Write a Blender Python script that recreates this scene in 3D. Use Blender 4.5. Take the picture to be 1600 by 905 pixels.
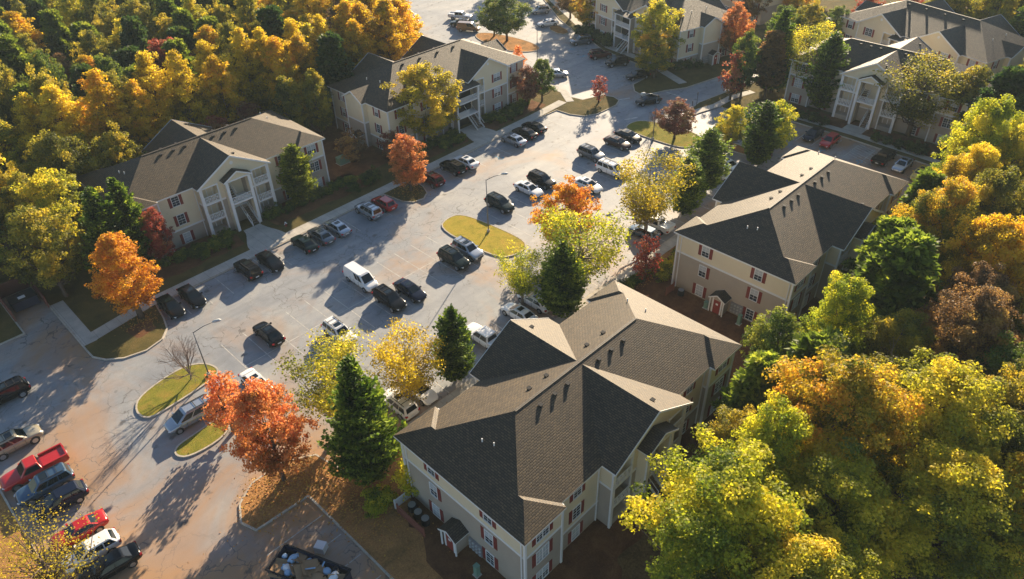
import bpy, bmesh, math, random
import numpy as np
from mathutils import Matrix, Vector
R_ = math.radians
for o in list(bpy.data.objects): bpy.data.objects.remove(o)
sc = bpy.context.scene
COL = sc.collection
# ------------------------------------------------------------------ camera
H = 56.562
FPX, PITCH, ROLL, TH = 1149.0, R_(37.2549), R_(-1.50545), R_(44.68337)
cd = bpy.data.cameras.new('camera'); cam = bpy.data.objects.new('camera', cd); COL.objects.link(cam)
cd.sensor_width = 36; cd.lens = 36 * FPX / 1600; cd.clip_end = 3000; cd.clip_start = .5
fw = Vector((0, math.cos(PITCH), -math.sin(PITCH))); up0 = Vector((0, math.sin(PITCH), math.cos(PITCH))); rt0 = Vector((1, 0, 0))
rt = math.cos(ROLL) * rt0 + math.sin(ROLL) * up0; up = -math.sin(ROLL) * rt0 + math.cos(ROLL) * up0
M = Matrix((rt, up, -fw)).transposed()
M = Matrix.Rotation(-TH, 3, 'Z') @ M
cam.matrix_world = Matrix.Translation((0, 0, H)) @ M.to_4x4()
sc.camera = cam
# ------------------------------------------------------------------ light
SUN_AZ, SUN_EL = R_(26.5), R_(19.4)
w = bpy.data.worlds.new('World'); sc.world = w; w.use_nodes = True
nt = w.node_tree; bg = nt.nodes['Background']
sky = nt.nodes.new('ShaderNodeTexSky'); sky.sky_type = 'NISHITA'; sky.sun_disc = False
sky.sun_elevation = SUN_EL; sky.sun_rotation = math.pi / 2 - SUN_AZ
sky.air_density = 1.0; sky.dust_density = 0.6; sky.ozone_density = 2.0
nt.links.new(sky.outputs[0], bg.inputs[0]); bg.inputs[1].default_value = 0.066
sd = bpy.data.lights.new('sun', 'SUN'); sun = bpy.data.objects.new('sun', sd); COL.objects.link(sun)
sd.energy = 5.0; sd.angle = R_(0.5); sd.color = (1.0, 0.81, 0.57)
dv = Vector((math.cos(SUN_AZ) * math.cos(SUN_EL), math.sin(SUN_AZ) * math.cos(SUN_EL), math.sin(SUN_EL)))
sun.rotation_euler = dv.to_track_quat('Z', 'Y').to_euler()
vs = sc.view_settings; vs.view_transform = 'Standard'; vs.look = 'None'; vs.gamma = 1; vs.exposure = 1.5
cy_ = sc.cycles
cy_.max_bounces = 6; cy_.diffuse_bounces = 3; cy_.glossy_bounces = 2; cy_.transmission_bounces = 3; cy_.transparent_max_bounces = 6; cy_.volume_bounces = 0
cy_.sample_clamp_indirect = 6

# ------------------------------------------------------------------ materials
def mat(name, col=(.5, .5, .5), rough=.7, metal=0, spec=.5, coat=0):
    m = bpy.data.materials.new(name); m.use_nodes = True
    b = m.node_tree.nodes['Principled BSDF']
    b.inputs['Base Color'].default_value = (*col, 1); b.inputs['Roughness'].default_value = rough
    b.inputs['Metallic'].default_value = metal; b.inputs['Specular IOR Level'].default_value = spec
    b.inputs['Coat Weight'].default_value = coat
    return m
class NT:
    def __init__(s, m): s.m = m; s.t = m.node_tree; s.b = s.t.nodes['Principled BSDF']
    def n(s, ty, **k):
        x = s.t.nodes.new(ty)
        for a, v in k.items(): setattr(x, a, v)
        return x
    def l(s, a, b): s.t.links.new(a, b)
    def coord(s, kind='Object'): return s.n('ShaderNodeTexCoord').outputs[kind]
    def noise(s, vec, scale, detail=3, rough=.55, dist=0):
        x = s.n('ShaderNodeTexNoise'); x.inputs['Scale'].default_value = scale; x.inputs['Detail'].default_value = detail
        x.inputs['Roughness'].default_value = rough; x.inputs['Distortion'].default_value = dist
        s.l(vec, x.inputs['Vector']); return x.outputs['Fac']
    def ramp(s, fac, stops):
        x = s.n('ShaderNodeValToRGB'); e = x.color_ramp.elements
        while len(e) < len(stops): e.new(.5)
        for i, (p, c) in enumerate(stops):
            e[i].position = p; e[i].color = (*c, 1) if hasattr(c, '__len__') else (c, c, c, 1)
        s.l(fac, x.inputs[0]); return x.outputs[0]
    def mix(s, fac, a, b, mode='MIX'):
        x = s.n('ShaderNodeMix', data_type='RGBA', blend_type=mode)
        for sock, v in ((x.inputs[0], fac), (x.inputs[6], a), (x.inputs[7], b)):
            if hasattr(v, 'links'): s.l(v, sock)
            elif hasattr(v, '__len__'): sock.default_value = (*v, 1)
            else: sock.default_value = v
        return x.outputs[2]
    def math(s, op, a, b=0):
        x = s.n('ShaderNodeMath', operation=op)
        for sock, v in ((x.inputs[0], a), (x.inputs[1], b)):
            if hasattr(v, 'links'): s.l(v, sock)
            else: sock.default_value = v
        return x.outputs[0]
    def map(s, vec, scale=(1, 1, 1), rot=(0, 0, 0)):
        x = s.n('ShaderNodeMapping'); x.inputs['Scale'].default_value = scale; x.inputs['Rotation'].default_value = rot
        s.l(vec, x.inputs[0]); return x.outputs[0]
    def bump(s, h, strength=.3, dist=.05):
        x = s.n('ShaderNodeBump'); x.inputs['Strength'].default_value = strength; x.inputs['Distance'].default_value = dist
        s.l(h, x.inputs['Height']); s.l(x.outputs[0], s.b.inputs['Normal'])
    def base(s, c): s.l(c, s.b.inputs['Base Color'])

def m_asphalt():
    m = mat('asphalt', rough=.7, spec=.45); t = NT(m); P = t.coord()
    big = t.noise(P, .09, 4, .6, .5)
    c = t.ramp(big, [(.3, (.19, .205, .225)), (.5, (.25, .26, .268)), (.7, (.33, .325, .305))])
    med = t.noise(P, .9, 5, .65)
    c = t.mix(.55, c, t.ramp(med, [(.32, .42), (.5, .53), (.72, .62)]), 'OVERLAY')
    fine = t.noise(P, 14, 3, .7)
    c = t.mix(.5, c, t.ramp(fine, [(.3, .32), (.7, .68)]), 'OVERLAY')
    # streaks worn along the drive aisles
    st = t.noise(t.map(P, (.05, .55, 1)), 1.0, 4, .6)
    c = t.mix(t.ramp(st, [(.42, 0.), (.7, .6)]), c, (.17, .18, .195))
    # red clay washed over the paving
    cl = t.noise(P, .07, 5, .62, .8)
    sep = t.n('ShaderNodeSeparateXYZ'); t.l(P, sep.inputs[0])
    west = t.n('ShaderNodeMapRange'); west.inputs[1].default_value = 30; west.inputs[2].default_value = 0; west.inputs[3].default_value = 0; west.inputs[4].default_value = .16
    t.l(sep.outputs[0], west.inputs[0])
    sou = t.n('ShaderNodeMapRange'); sou.inputs[1].default_value = 62; sou.inputs[2].default_value = 42; sou.inputs[3].default_value = 0; sou.inputs[4].default_value = .16
    t.l(sep.outputs[1], sou.inputs[0])
    f = t.math('ADD', cl, t.math('ADD', west.outputs[0], sou.outputs[0]))
    c = t.mix(t.ramp(f, [(.53, 0.), (.62, .3), (.76, .9)]), c, (.36, .20, .09))
    # crazing
    wv = t.n('ShaderNodeTexVoronoi', feature='DISTANCE_TO_EDGE'); wv.inputs['Scale'].default_value = .42
    dn = t.n('ShaderNodeTexNoise'); dn.inputs['Scale'].default_value = .8; dn.inputs['Detail'].default_value = 4; t.l(P, dn.inputs['Vector'])
    va = t.n('ShaderNodeVectorMath', operation='MULTIPLY_ADD'); t.l(dn.outputs['Color'], va.inputs[0]); va.inputs[1].default_value = (2.5, 2.5, 0); t.l(P, va.inputs[2])
    t.l(va.outputs[0], wv.inputs['Vector'])
    crack = t.ramp(wv.outputs['Distance'], [(.0, .9), (.022, .0)])
    mask = t.ramp(t.noise(P, .13, 2), [(.42, 0.), (.58, 1.)])
    c = t.mix(t.math('MULTIPLY', crack, mask), c, (.09, .085, .08))
    # oil drips
    vo = t.n('ShaderNodeTexVoronoi', feature='F1'); vo.inputs['Scale'].default_value = .3; t.l(t.map(P, (1, 1.3, 0)), vo.inputs['Vector'])
    oil = t.math('ADD', vo.outputs['Distance'], t.math('MULTIPLY', t.noise(P, 2.2, 3), .25))
    c = t.mix(t.ramp(oil, [(.19, .65), (.27, .0)]), c, (.07, .062, .055))
    t.base(c)
    t.bump(t.noise(P, 30, 3, .7), .25, .02)
    return m
def m_concrete():
    m = mat('concrete', rough=.85, spec=.3); t = NT(m); P = t.coord()
    c = t.ramp(t.noise(P, .6, 5, .65), [(.3, (.34, .32, .28)), (.7, (.50, .47, .41))])
    c = t.mix(.4, c, t.ramp(t.noise(P, 12, 3), [(.3, .35), (.7, .65)]), 'OVERLAY')
    x = t.n('ShaderNodeTexBrick'); x.inputs['Scale'].default_value = 1; x.inputs['Brick Width'].default_value = 1.5; x.inputs['Row Height'].default_value = 60
    x.inputs['Mortar Size'].default_value = .025; x.offset = 0; t.l(P, x.inputs['Vector'])
    c = t.mix(t.math('MULTIPLY', x.outputs['Fac'], .55), c, (.14, .13, .12)); t.base(c); t.bump(t.noise(P, 20, 3), .2, .02)
    return m
def m_ground(name, cols, sc_=.35, fine=9, bump=.6):
    m = mat(name, rough=1, spec=.1); t = NT(m); P = t.coord()
    a = t.noise(P, sc_, 6, .68, .4)
    st = [(.28 + .44 * i / (len(cols) - 1), c) for i, c in enumerate(cols)]
    c = t.ramp(a, st)
    c = t.mix(.75, c, t.ramp(t.noise(P, fine, 4, .75), [(.25, .2), (.75, .8)]), 'OVERLAY')
    t.base(c); t.bump(t.noise(P, fine, 4, .75), bump, .12)
    return m
def m_shingle(name, cols):
    m = mat(name, rough=.65, spec=.42); t = NT(m); U = t.coord('UV'); P = t.coord()
    b = t.n('ShaderNodeTexBrick'); b.inputs['Scale'].default_value = 1; b.inputs['Brick Width'].default_value = .40; b.inputs['Row Height'].default_value = .19
    b.inputs['Mortar Size'].default_value = .035; b.inputs['Mortar Smooth'].default_value = .4; b.inputs['Bias'].default_value = -.1; b.offset = .5
    b.inputs['Color1'].default_value = (*cols[0], 1); b.inputs['Color2'].default_value = (*cols[1], 1); b.inputs['Mortar'].default_value = tuple(v * .35 for v in cols[0]) + (1,)
    t.l(U, b.inputs['Vector'])
    c = t.mix(.45, b.outputs['Color'], t.ramp(t.noise(P, .45, 5, .65), [(.3, .36), (.7, .64)]), 'OVERLAY')
    c = t.mix(.4, c, t.ramp(t.noise(t.map(U, (1.2, .12, 1)), 1.0, 4), [(.35, .4), (.7, .6)]), 'OVERLAY')
    t.base(c)
    inv = t.math('SUBTRACT', 1, b.outputs['Fac'])
    t.bump(t.math('ADD', inv, t.math('MULTIPLY', t.noise(U, 25, 2), .5)), .5, .03)
    return m
def m_siding(name, col):
    m = mat(name, col, .75, spec=.3); t = NT(m); P = t.coord()
    sep = t.n('ShaderNodeSeparateXYZ'); t.l(P, sep.inputs[0])
    f = t.math('FRACT', t.math('MULTIPLY', sep.outputs[2], 6.0))
    c = t.mix(t.ramp(f, [(.0, .35), (.14, 0.)]), col, tuple(v * .55 for v in col))
    c = t.mix(.3, c, t.ramp(t.noise(P, .5, 5, .6), [(.3, .38), (.7, .6)]), 'OVERLAY')
    # splash-back of clay and mildew low on the wall
    lo = t.n('ShaderNodeMapRange'); lo.inputs[1].default_value = 1.3; lo.inputs[2].default_value = .1; t.l(sep.outputs[2], lo.inputs[0])
    c = t.mix(t.math('MULTIPLY', lo.outputs[0], t.math('MULTIPLY', t.noise(P, 1.2, 3), .7)), c, (.26, .18, .10))
    t.base(c); t.bump(f, .35, .03)
    return m
def m_bark(name, c1, c2):
    m = mat(name, rough=.95, spec=.2); t = NT(m); P = t.coord()
    t.base(t.ramp(t.noise(t.map(P, (5, 5, 1.2)), 1, 4), [(.3, c1), (.7, c2)])); return m
def m_leaf(name, cols, trans=.5):
    m = bpy.data.materials.new(name); m.use_nodes = True; t = NT(m); nodes = m.node_tree.nodes
    at = t.n('ShaderNodeAttribute', attribute_name='tint')
    oi = t.n('ShaderNodeObjectInfo')
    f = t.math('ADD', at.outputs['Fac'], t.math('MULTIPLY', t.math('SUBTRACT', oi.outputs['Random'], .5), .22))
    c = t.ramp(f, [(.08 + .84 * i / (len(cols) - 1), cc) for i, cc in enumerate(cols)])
    t.b.inputs['Roughness'].default_value = .6; t.b.inputs['Specular IOR Level'].default_value = .28
    t.base(c)
    tr = t.n('ShaderNodeBsdfTranslucent')
    hs = t.n('ShaderNodeHueSaturation'); hs.inputs['Saturation'].default_value = 1.02; hs.inputs['Value'].default_value = 1.5
    t.l(c, hs.inputs['Color']); t.l(hs.outputs[0], tr.inputs[0])
    mx = t.n('ShaderNodeMixShader'); mx.inputs[0].default_value = trans
    t.l(t.b.outputs[0], mx.inputs[1]); t.l(tr.outputs[0], mx.inputs[2]); t.l(mx.outputs[0], nodes['Material Output'].inputs[0])
    return m
def m_paint():
    m = mat('white_road_paint', rough=.7); t = NT(m); P = t.coord()
    t.base(t.mix(t.ramp(t.noise(P, 1.1, 5, .7), [(.38, 0.), (.6, 1.)]), (.28, .27, .25), (.50, .49, .45))); return m
MT = dict(
    asphalt=m_asphalt(), concrete=m_concrete(),
    kerb=m_ground('kerb_concrete', [(.36, .32, .26), (.52, .47, .39)], .5, 10, .2),
    floor=m_ground('forest_floor', [(.06, .042, .02), (.12, .078, .036), (.19, .12, .05)], .3, 5),
    lawn=m_ground('lawn_grass', [(.055, .045, .018), (.10, .082, .028), (.17, .115, .04)], .3, 8),
    islegrass=m_ground('island_grass', [(.20, .18, .025), (.34, .27, .04), (.40, .25, .05)], .8, 9),
    islegreen=m_ground('green_island_grass', [(.12, .13, .02), (.20, .19, .03), (.30, .20, .045)], .8, 9),
    mulch=m_ground('mulch', [(.075, .036, .019), (.14, .066, .032), (.21, .11, .05)], .5, 12),
    straw=m_ground('pine_straw', [(.15, .10, .035), (.34, .175, .065), (.46, .23, .08)], .55, 7),
    paint=m_paint(), bluepaint=mat('blue_road_paint', (.05, .28, .42), .8),
    shingle=m_shingle('roof_shingles', [(.060, .041, .021), (.116, .079, .038)]),
    shingle_dark=m_shingle('dark_roof_shingles', [(.055, .045, .034), (.09, .072, .05)]),
    cream=m_siding('cream_siding', (.72, .62, .43)), taupe=m_siding('taupe_siding', (.41, .35, .28)),
    white=mat('white_trim', (.74, .73, .70), .6), shutter=mat('red_shutter', (.20, .03, .022), .65), door=mat('red_door', (.25, .035, .025), .6),
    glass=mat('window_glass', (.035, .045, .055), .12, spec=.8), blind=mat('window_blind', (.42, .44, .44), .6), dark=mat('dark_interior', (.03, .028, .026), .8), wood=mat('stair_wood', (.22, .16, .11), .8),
    recess=mat('shade_dark_recess_wall', (.07, .06, .05), .8),  # dark brown stands in for the shade inside the screened balconies and stair recess
    metal=mat('grey_metal', (.32, .33, .34), .5, .6), black=mat('black_metal', (.02, .02, .022), .8, spec=.25), green=mat('green_utility_paint', (.16, .27, .2), .7),
    polemetal=mat('pole_metal', (.15, .155, .16), .5, .3), brick=mat('red_brick_screen', (.22, .07, .045), .9), brick_dark=mat('old_red_brick', (.16, .05, .035), .9),
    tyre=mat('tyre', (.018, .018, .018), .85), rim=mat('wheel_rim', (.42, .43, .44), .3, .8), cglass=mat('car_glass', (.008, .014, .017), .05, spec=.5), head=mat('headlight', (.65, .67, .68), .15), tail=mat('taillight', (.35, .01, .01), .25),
    trimb=mat('black_trim', (.02, .02, .02), .6), plate=mat('number_plate', (.55, .56, .55), .5),
    bark=m_bark('bark', (.07, .05, .035), (.17, .13, .10)), barkg=m_bark('grey_bark', (.16, .13, .11), (.33, .29, .25)), twig=m_bark('twig', (.16, .12, .10), (.27, .21, .18)),
    card=mat('cardboard', (.30, .19, .10), .9), bagb=mat('pale_blue_plastic', (.30, .45, .6), .4), bagw=mat('white_plastic', (.7, .7, .7), .4), navy=mat('navy_dumpster_paint', (.02, .028, .055), .6),
)
LEAF = dict(
    yellow=m_leaf('yellow_leaves', [(.20, .16, .02), (.44, .32, .022), (.64, .48, .03), (.72, .58, .05)], .56),
    gold=m_leaf('golden_leaves', [(.22, .16, .02), (.46, .31, .02), (.67, .48, .03), (.64, .34, .03)], .57),
    orange=m_leaf('orange_leaves', [(.36, .15, .02), (.58, .26, .02), (.66, .38, .03), (.55, .2, .03)], .5),
    redorange=m_leaf('red_orange_leaves', [(.26, .13, .03), (.54, .20, .055), (.66, .30, .10), (.62, .18, .06)], .45),
    red=m_leaf('red_leaves', [(.2, .05, .03), (.36, .06, .045), (.4, .13, .06), (.34, .18, .06)], .4),
    maroon=m_leaf('maroon_leaves', [(.10, .04, .03), (.19, .055, .04), (.26, .11, .055), (.2, .14, .05)], .4),
    yelgreen=m_leaf('yellow_green_leaves', [(.12, .14, .02), (.28, .29, .028), (.50, .44, .035), (.68, .54, .05)], .58),
    limey=m_leaf('lime_leaves', [(.12, .17, .02), (.28, .32, .025), (.48, .46, .03), (.64, .54, .04)], .58),
    olive=m_leaf('olive_leaves', [(.08, .09, .016), (.19, .19, .024), (.33, .28, .03), (.48, .36, .035)], .53),
    green=m_leaf('green_leaves', [(.035, .065, .012), (.075, .125, .018), (.14, .19, .024), (.26, .27, .035)], .48),
    dark=m_leaf('dark_green_leaves', [(.018, .042, .010), (.035, .07, .015), (.065, .105, .02), (.12, .15, .024)], .4),
    conifer=m_leaf('conifer_needles', [(.018, .042, .007), (.048, .095, .012), (.13, .20, .02), (.30, .37, .04)], .45),
    pine=m_leaf('pine_needles', [(.045, .065, .010), (.10, .14, .016), (.18, .22, .024), (.32, .33, .038)], .5),
    brown=m_leaf('brown_leaves', [(.09, .06, .03), (.18, .11, .05), (.3, .17, .06), (.4, .26, .06)], .45),
    mixed=m_leaf('mixed_autumn_leaves', [(.11, .14, .02), (.30, .26, .025), (.58, .40, .035), (.62, .33, .035)], .55),
    sparse=m_leaf('thin_yellow_green_leaves', [(.18, .17, .02), (.33, .28, .025), (.48, .38, .03), (.56, .40, .035)], .55),
    feather=m_leaf('feathery_green_needles', [(.05, .08, .012), (.13, .18, .022), (.25, .31, .035), (.42, .44, .05)], .5),
    fallen=m_leaf('fallen_leaf_litter', [(.3, .14, .04), (.45, .22, .05), (.5, .32, .06), (.3, .1, .03)], .2),
)

# ------------------------------------------------------------------ mesh helpers
class MB:
    def __init__(s): s.v = []; s.f = []; s.m = []; s.uv = []
    def poly(s, pts, mi=0):
        i = len(s.v); s.v += [tuple(p) for p in pts]; s.f.append(tuple(range(i, i + len(pts)))); s.m.append(mi)
        a, b, c = (Vector(p) for p in pts[:3]); n = (b - a).cross(c - a)
        if n.length < 1e-9: n = Vector((0, 0, 1))
        n.normalize()
        h = Vector((0, 0, 1)).cross(n)
        if h.length < 1e-4: h = Vector((1, 0, 0))
        h.normalize(); k = n.cross(h)
        s.uv += [(Vector(p).dot(h), Vector(p).dot(k)) for p in pts]
    def box(s, x0, x1, y0, y1, z0, z1, mi=0):
        c = [(x0, y0, z0), (x1, y0, z0), (x1, y1, z0), (x0, y1, z0), (x0, y0, z1), (x1, y0, z1), (x1, y1, z1), (x0, y1, z1)]
        for q in ((0, 3, 2, 1), (4, 5, 6, 7), (0, 1, 5, 4), (1, 2, 6, 5), (2, 3, 7, 6), (3, 0, 4, 7)): s.poly([c[i] for i in q], mi)
    def prism(s, pts, z0, z1, mi=0, mtop=None, mside=None):
        n = len(pts); a = sum(pts[i][0] * pts[(i + 1) % n][1] - pts[(i + 1) % n][0] * pts[i][1] for i in range(n))
        if a < 0: pts = pts[::-1]
        s.poly([(x, y, z1) for x, y in pts], mi if mtop is None else mtop); s.poly([(x, y, z0) for x, y in pts[::-1]], mi)
        for i in range(n):
            p, q = pts[i], pts[(i + 1) % n]; s.poly([(*p, z0), (*q, z0), (*q, z1), (*p, z1)], mi if mside is None else mside)
    def bar(s, a, b, w, h, mi=0):
        a, b = Vector(a), Vector(b); d = (b - a).normalized(); sd = d.cross(Vector((0, 0, 1)))
        if sd.length < 1e-4: sd = Vector((1, 0, 0))
        sd.normalize(); u = sd.cross(d); sd = sd * w / 2; u = u * h / 2
        A = [a + sd * i + u * j for i, j in ((-1, -1), (1, -1), (1, 1), (-1, 1))]; B = [b + sd * i + u * j for i, j in ((-1, -1), (1, -1), (1, 1), (-1, 1))]
        s.poly(A, mi); s.poly(B[::-1], mi)
        for i in range(4): s.poly([A[i], B[i], B[(i + 1) % 4], A[(i + 1) % 4]], mi)
    def tube(s, pts, rads, n=6, mi=0):
        rings = []
        for i, p in enumerate(pts):
            p = Vector(p); d = (Vector(pts[min(i + 1, len(pts) - 1)]) - Vector(pts[max(i - 1, 0)]))
            d = d.normalized() if d.length > 1e-6 else Vector((0, 0, 1))
            x = d.cross(Vector((0.3, 0.2, 1)) if abs(d.z) < .95 else Vector((1, 0, 0))).normalized(); y = d.cross(x)
            rings.append([p + (x * math.cos(2 * math.pi * k / n) + y * math.sin(2 * math.pi * k / n)) * rads[i] for k in range(n)])
        i0 = len(s.v)
        for r in rings: s.v += [tuple(q) for q in r]
        for i in range(len(rings) - 1):
            for k in range(n):
                f = (i0 + i * n + k, i0 + i * n + (k + 1) % n, i0 + (i + 1) * n + (k + 1) % n, i0 + (i + 1) * n + k)
                s.f.append(f[::-1]); s.m.append(mi); s.uv += [(0, 0)] * 4
        s.f.append(tuple(i0 + k for k in range(n))); s.m.append(mi); s.uv += [(0, 0)] * n
        j = i0 + (len(rings) - 1) * n
        s.f.append(tuple(j + k for k in range(n))[::-1]); s.m.append(mi); s.uv += [(0, 0)] * n
    def mesh(s, name, mats, smooth=False):
        me = bpy.data.meshes.new(name); me.from_pydata(s.v, [], s.f)
        for m_ in mats: me.materials.append(m_)
        me.polygons.foreach_set('material_index', s.m)
        uv = me.uv_layers.new(name='UVMap'); uv.data.foreach_set('uv', np.array(s.uv, dtype=np.float32).ravel())
        if smooth: me.polygons.foreach_set('use_smooth', [True] * len(s.f))
        me.update(); return me
def link(name, me, parent=None, loc=None, rot=None, mats=None):
    o = bpy.data.objects.new(name, me); COL.objects.link(o)
    if parent: o.parent = parent
    if loc is not None: o.location = loc
    if rot is not None: o.rotation_euler = rot
    if mats:
        for i, m_ in enumerate(mats):
            o.material_slots[i].link = 'OBJECT'; o.material_slots[i].material = m_
    return o
def part(name, mb, mats, parent=None, smooth=False, **k):
    if not isinstance(mats, (list, tuple)): mats = [mats]
    return link(name, mb.mesh(name, mats, smooth), parent, **k)
def tag(o, label=None, cat=None, group=None, kind=None):
    if label: o['label'] = label
    if cat: o['category'] = cat
    if group: o['group'] = group
    if kind: o['kind'] = kind
    return o
def empty(name, loc=(0, 0, 0), rz=0):
    o = bpy.data.objects.new(name, None); COL.objects.link(o); o.location = loc; o.rotation_euler = (0, 0, rz); o.empty_display_size = .5; return o
def copy_tree(o, parent=None):
    c = o.copy(); COL.objects.link(c)
    if parent: c.parent = parent
    for ch in o.children: copy_tree(ch, c)
    return c
def struct(name, mb, mats): return tag(part(name, mb, mats), kind='structure')
def rnd_poly(pts, it=2, keep=()):
    for _ in range(it):
        q = []
        for i in range(len(pts)):
            a, b = pts[i], pts[(i + 1) % len(pts)]
            q += [(a[0] * .75 + b[0] * .25, a[1] * .75 + b[1] * .25), (a[0] * .25 + b[0] * .75, a[1] * .25 + b[1] * .75)]
        pts = q
    return pts
def inset(pts, d):
    n = len(pts); a = sum(pts[i][0] * pts[(i + 1) % n][1] - pts[(i + 1) % n][0] * pts[i][1] for i in range(n))
    if a < 0: pts = pts[::-1]
    out = []
    for i in range(n):
        p0, p1, p2 = Vector(pts[i - 1]), Vector(pts[i]), Vector(pts[(i + 1) % n])
        d1 = (p1 - p0).normalized(); d2 = (p2 - p1).normalized()
        n1 = Vector((-d1.y, d1.x)); n2 = Vector((-d2.y, d2.x)); b = (n1 + n2)
        b = b.normalized() if b.length > 1e-6 else n1
        k = d / max(.4, b.dot(n1)); out.append(tuple(p1 + b * k))
    return out

# ------------------------------------------------------------------ ground
mb = MB(); mb.poly([(-180, -100, -.01), (440, -100, -.01), (440, 560, -.01), (-180, 560, -.01)]); struct('ground', mb, MT['floor'])
mb = MB(); mb.poly([(-3.3, -40, .0), (175, -40, .0), (175, 175, .0), (-3.3, 175, .0)]); struct('parking_lot', mb, MT['asphalt'])
def raised(name, pts, m, kerb=True, z=.13, kw=.18, rnd=0, kmat=None):
    if rnd: pts = rnd_poly(pts, rnd)
    if kerb:
        inn = inset(pts, kw); n = len(pts)
        if sum(pts[i][0] * pts[(i + 1) % n][1] - pts[(i + 1) % n][0] * pts[i][1] for i in range(n)) < 0: pts = pts[::-1]
        k = MB()
        for i in range(n):
            j = (i + 1) % n
            k.poly([(*pts[i], .0), (*pts[j], .0), (*pts[j], z + .02), (*pts[i], z + .02)])
            k.poly([(*pts[i], z + .02), (*pts[j], z + .02), (*inn[j], z + .02), (*inn[i], z + .02)])
            k.poly([(*inn[j], z - .1), (*inn[i], z - .1), (*inn[i], z + .02), (*inn[j], z + .02)])
        struct(name + '_kerb', k, MT['kerb'])
        pts = inn
    b = MB(); tri = b
    from mathutils.geometry import tessellate_polygon
    P3 = [Vector((x, y, 0)) for x, y in pts]
    for t3 in tessellate_polygon([P3]):
        q = [(pts[i][0], pts[i][1], z) for i in t3]
        a = (q[1][0] - q[0][0]) * (q[2][1] - q[0][1]) - (q[2][0] - q[0][0]) * (q[1][1] - q[0][1])
        b.poly(q if a > 0 else q[::-1])
    return struct(name, b, m)
def sheet(name, pts, z, m):
    b = MB()
    from mathutils.geometry import tessellate_polygon
    for t3 in tessellate_polygon([[Vector((x, y, 0)) for x, y in pts]]):
        q = [(pts[i][0], pts[i][1], z) for i in t3]
        a = (q[1][0] - q[0][0]) * (q[2][1] - q[0][1]) - (q[2][0] - q[0][0]) * (q[1][1] - q[0][1])
        b.poly(q if a > 0 else q[::-1])
    return struct(name, b, m)
raised('north_lawn', [(10.05, 92.6), (10.05, 81.2), (10.1, 79.2), (11, 77.6), (12.6, 76.3), (15, 75.7), (17.2, 76.3), (18.5, 77.8), (19.1, 80), (19.6, 83.2), (40.4, 83.7), (56.0, 84.1),
    (56.6, 80.4), (57.6, 78.9), (59.5, 78.6), (61, 79.6), (61.8, 81.5), (62.2, 84.3), (80, 84.9), (92, 85.3), (97.2, 85.2), (97.4, 82.2), (98.6, 79.6), (101, 78.5), (106.5, 78.4), (108.6, 79.4), (109.2, 81.2), (108.4, 83.4), (104.2, 84.8), (103.6, 88),
    (105.8, 92.6), (105.9, 108), (101, 114), (98, 128), (112, 157), (125, 180), (200, 320), (-120, 420), (-160, 89.6), (6.2, 89.6), (6.2, 92.4), (6.2, 99.8), (10.05, 99.8)], MT['lawn'])
raised('west_verge', [(-3.3, -60), (-3.3, 86), (-40, 86), (-60, -60)], MT['straw'])
raised('south_verge', [(10.6, 46.4), (11.2, 44.6), (16.5, 44.4), (16.9, 10), (60, -80), (420, -80), (420, -10), (122, -10), (121, 12), (104.2, 12), (104, 43.6), (101.5, 44.9), (60, 44.9), (20.6, 44.7), (19.9, 48.2), (17, 49.9), (13.6, 49.7), (11.6, 48.4)], MT['straw'])
raised('east_lawn', [(122.5, -10), (120.5, 26), (121.4, 40), (121.4, 56.5), (118.4, 59.5), (118.3, 65), (110, 65), (108.9, 65.8), (109.8, 66.6), (117.6, 67.7), (128, 66.2), (146, 62), (178, 55), (420, 20), (420, -10)], MT['lawn'])
raised('far_lawn', [(113.2, 77.4), (118.3, 75.5), (122, 73.4), (132.6, 71.4), (150, 67.5), (180, 60), (420, 40), (420, 520), (260, 420), (178, 190), (160, 155), (147.2, 134), (138.2, 121), (134, 113), (131, 105), (127.8, 99), (126.2, 88.6), (121.7, 82.4), (116.5, 82.2), (114, 80)], MT['lawn'])
raised('centre_island', [(55.4, 70.6), (58, 71.9), (60.4, 71.2), (61.2, 66), (61.6, 59.6), (60.2, 57.7), (57.2, 57.9), (55.9, 59.6), (55.4, 64)], MT['islegrass'], rnd=2)
raised('east_island', [(98.9, 70.6), (101, 71.9), (104.3, 71.2), (105.8, 66), (106.2, 60.8), (104.3, 58.2), (100.8, 58.2), (99.1, 60.4)], MT['islegreen'], rnd=2)
raised('west_island', [(9.8, 67.2), (10.2, 65), (12.3, 64.9), (18.6, 65.6), (19.4, 66.9), (18.6, 69), (16.4, 70.2), (11.2, 69.2)], MT['islegreen'], rnd=2)
raised('small_island', [(10, 58.2), (11, 56.9), (14.8, 56.8), (16.6, 58.6), (16.2, 60.0), (13, 59.6), (10.6, 59.4)], MT['islegreen'], rnd=2)
raised('far_island', [(114, 113), (117.8, 109.3), (120.8, 110.8), (121.6, 118), (119.6, 128), (115.6, 128), (113.7, 120)], MT['straw'], rnd=2)
raised('corner_island', [(129.3, 112.6), (132.6, 112), (134.8, 118.6), (131, 118.6)], MT['straw'], rnd=1)
raised('lot_end_island', [(104.3, 50), (104.3, 56), (106.5, 57.2), (107.2, 54), (106.8, 50), (105.5, 48.8)], MT['straw'], rnd=1)
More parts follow.
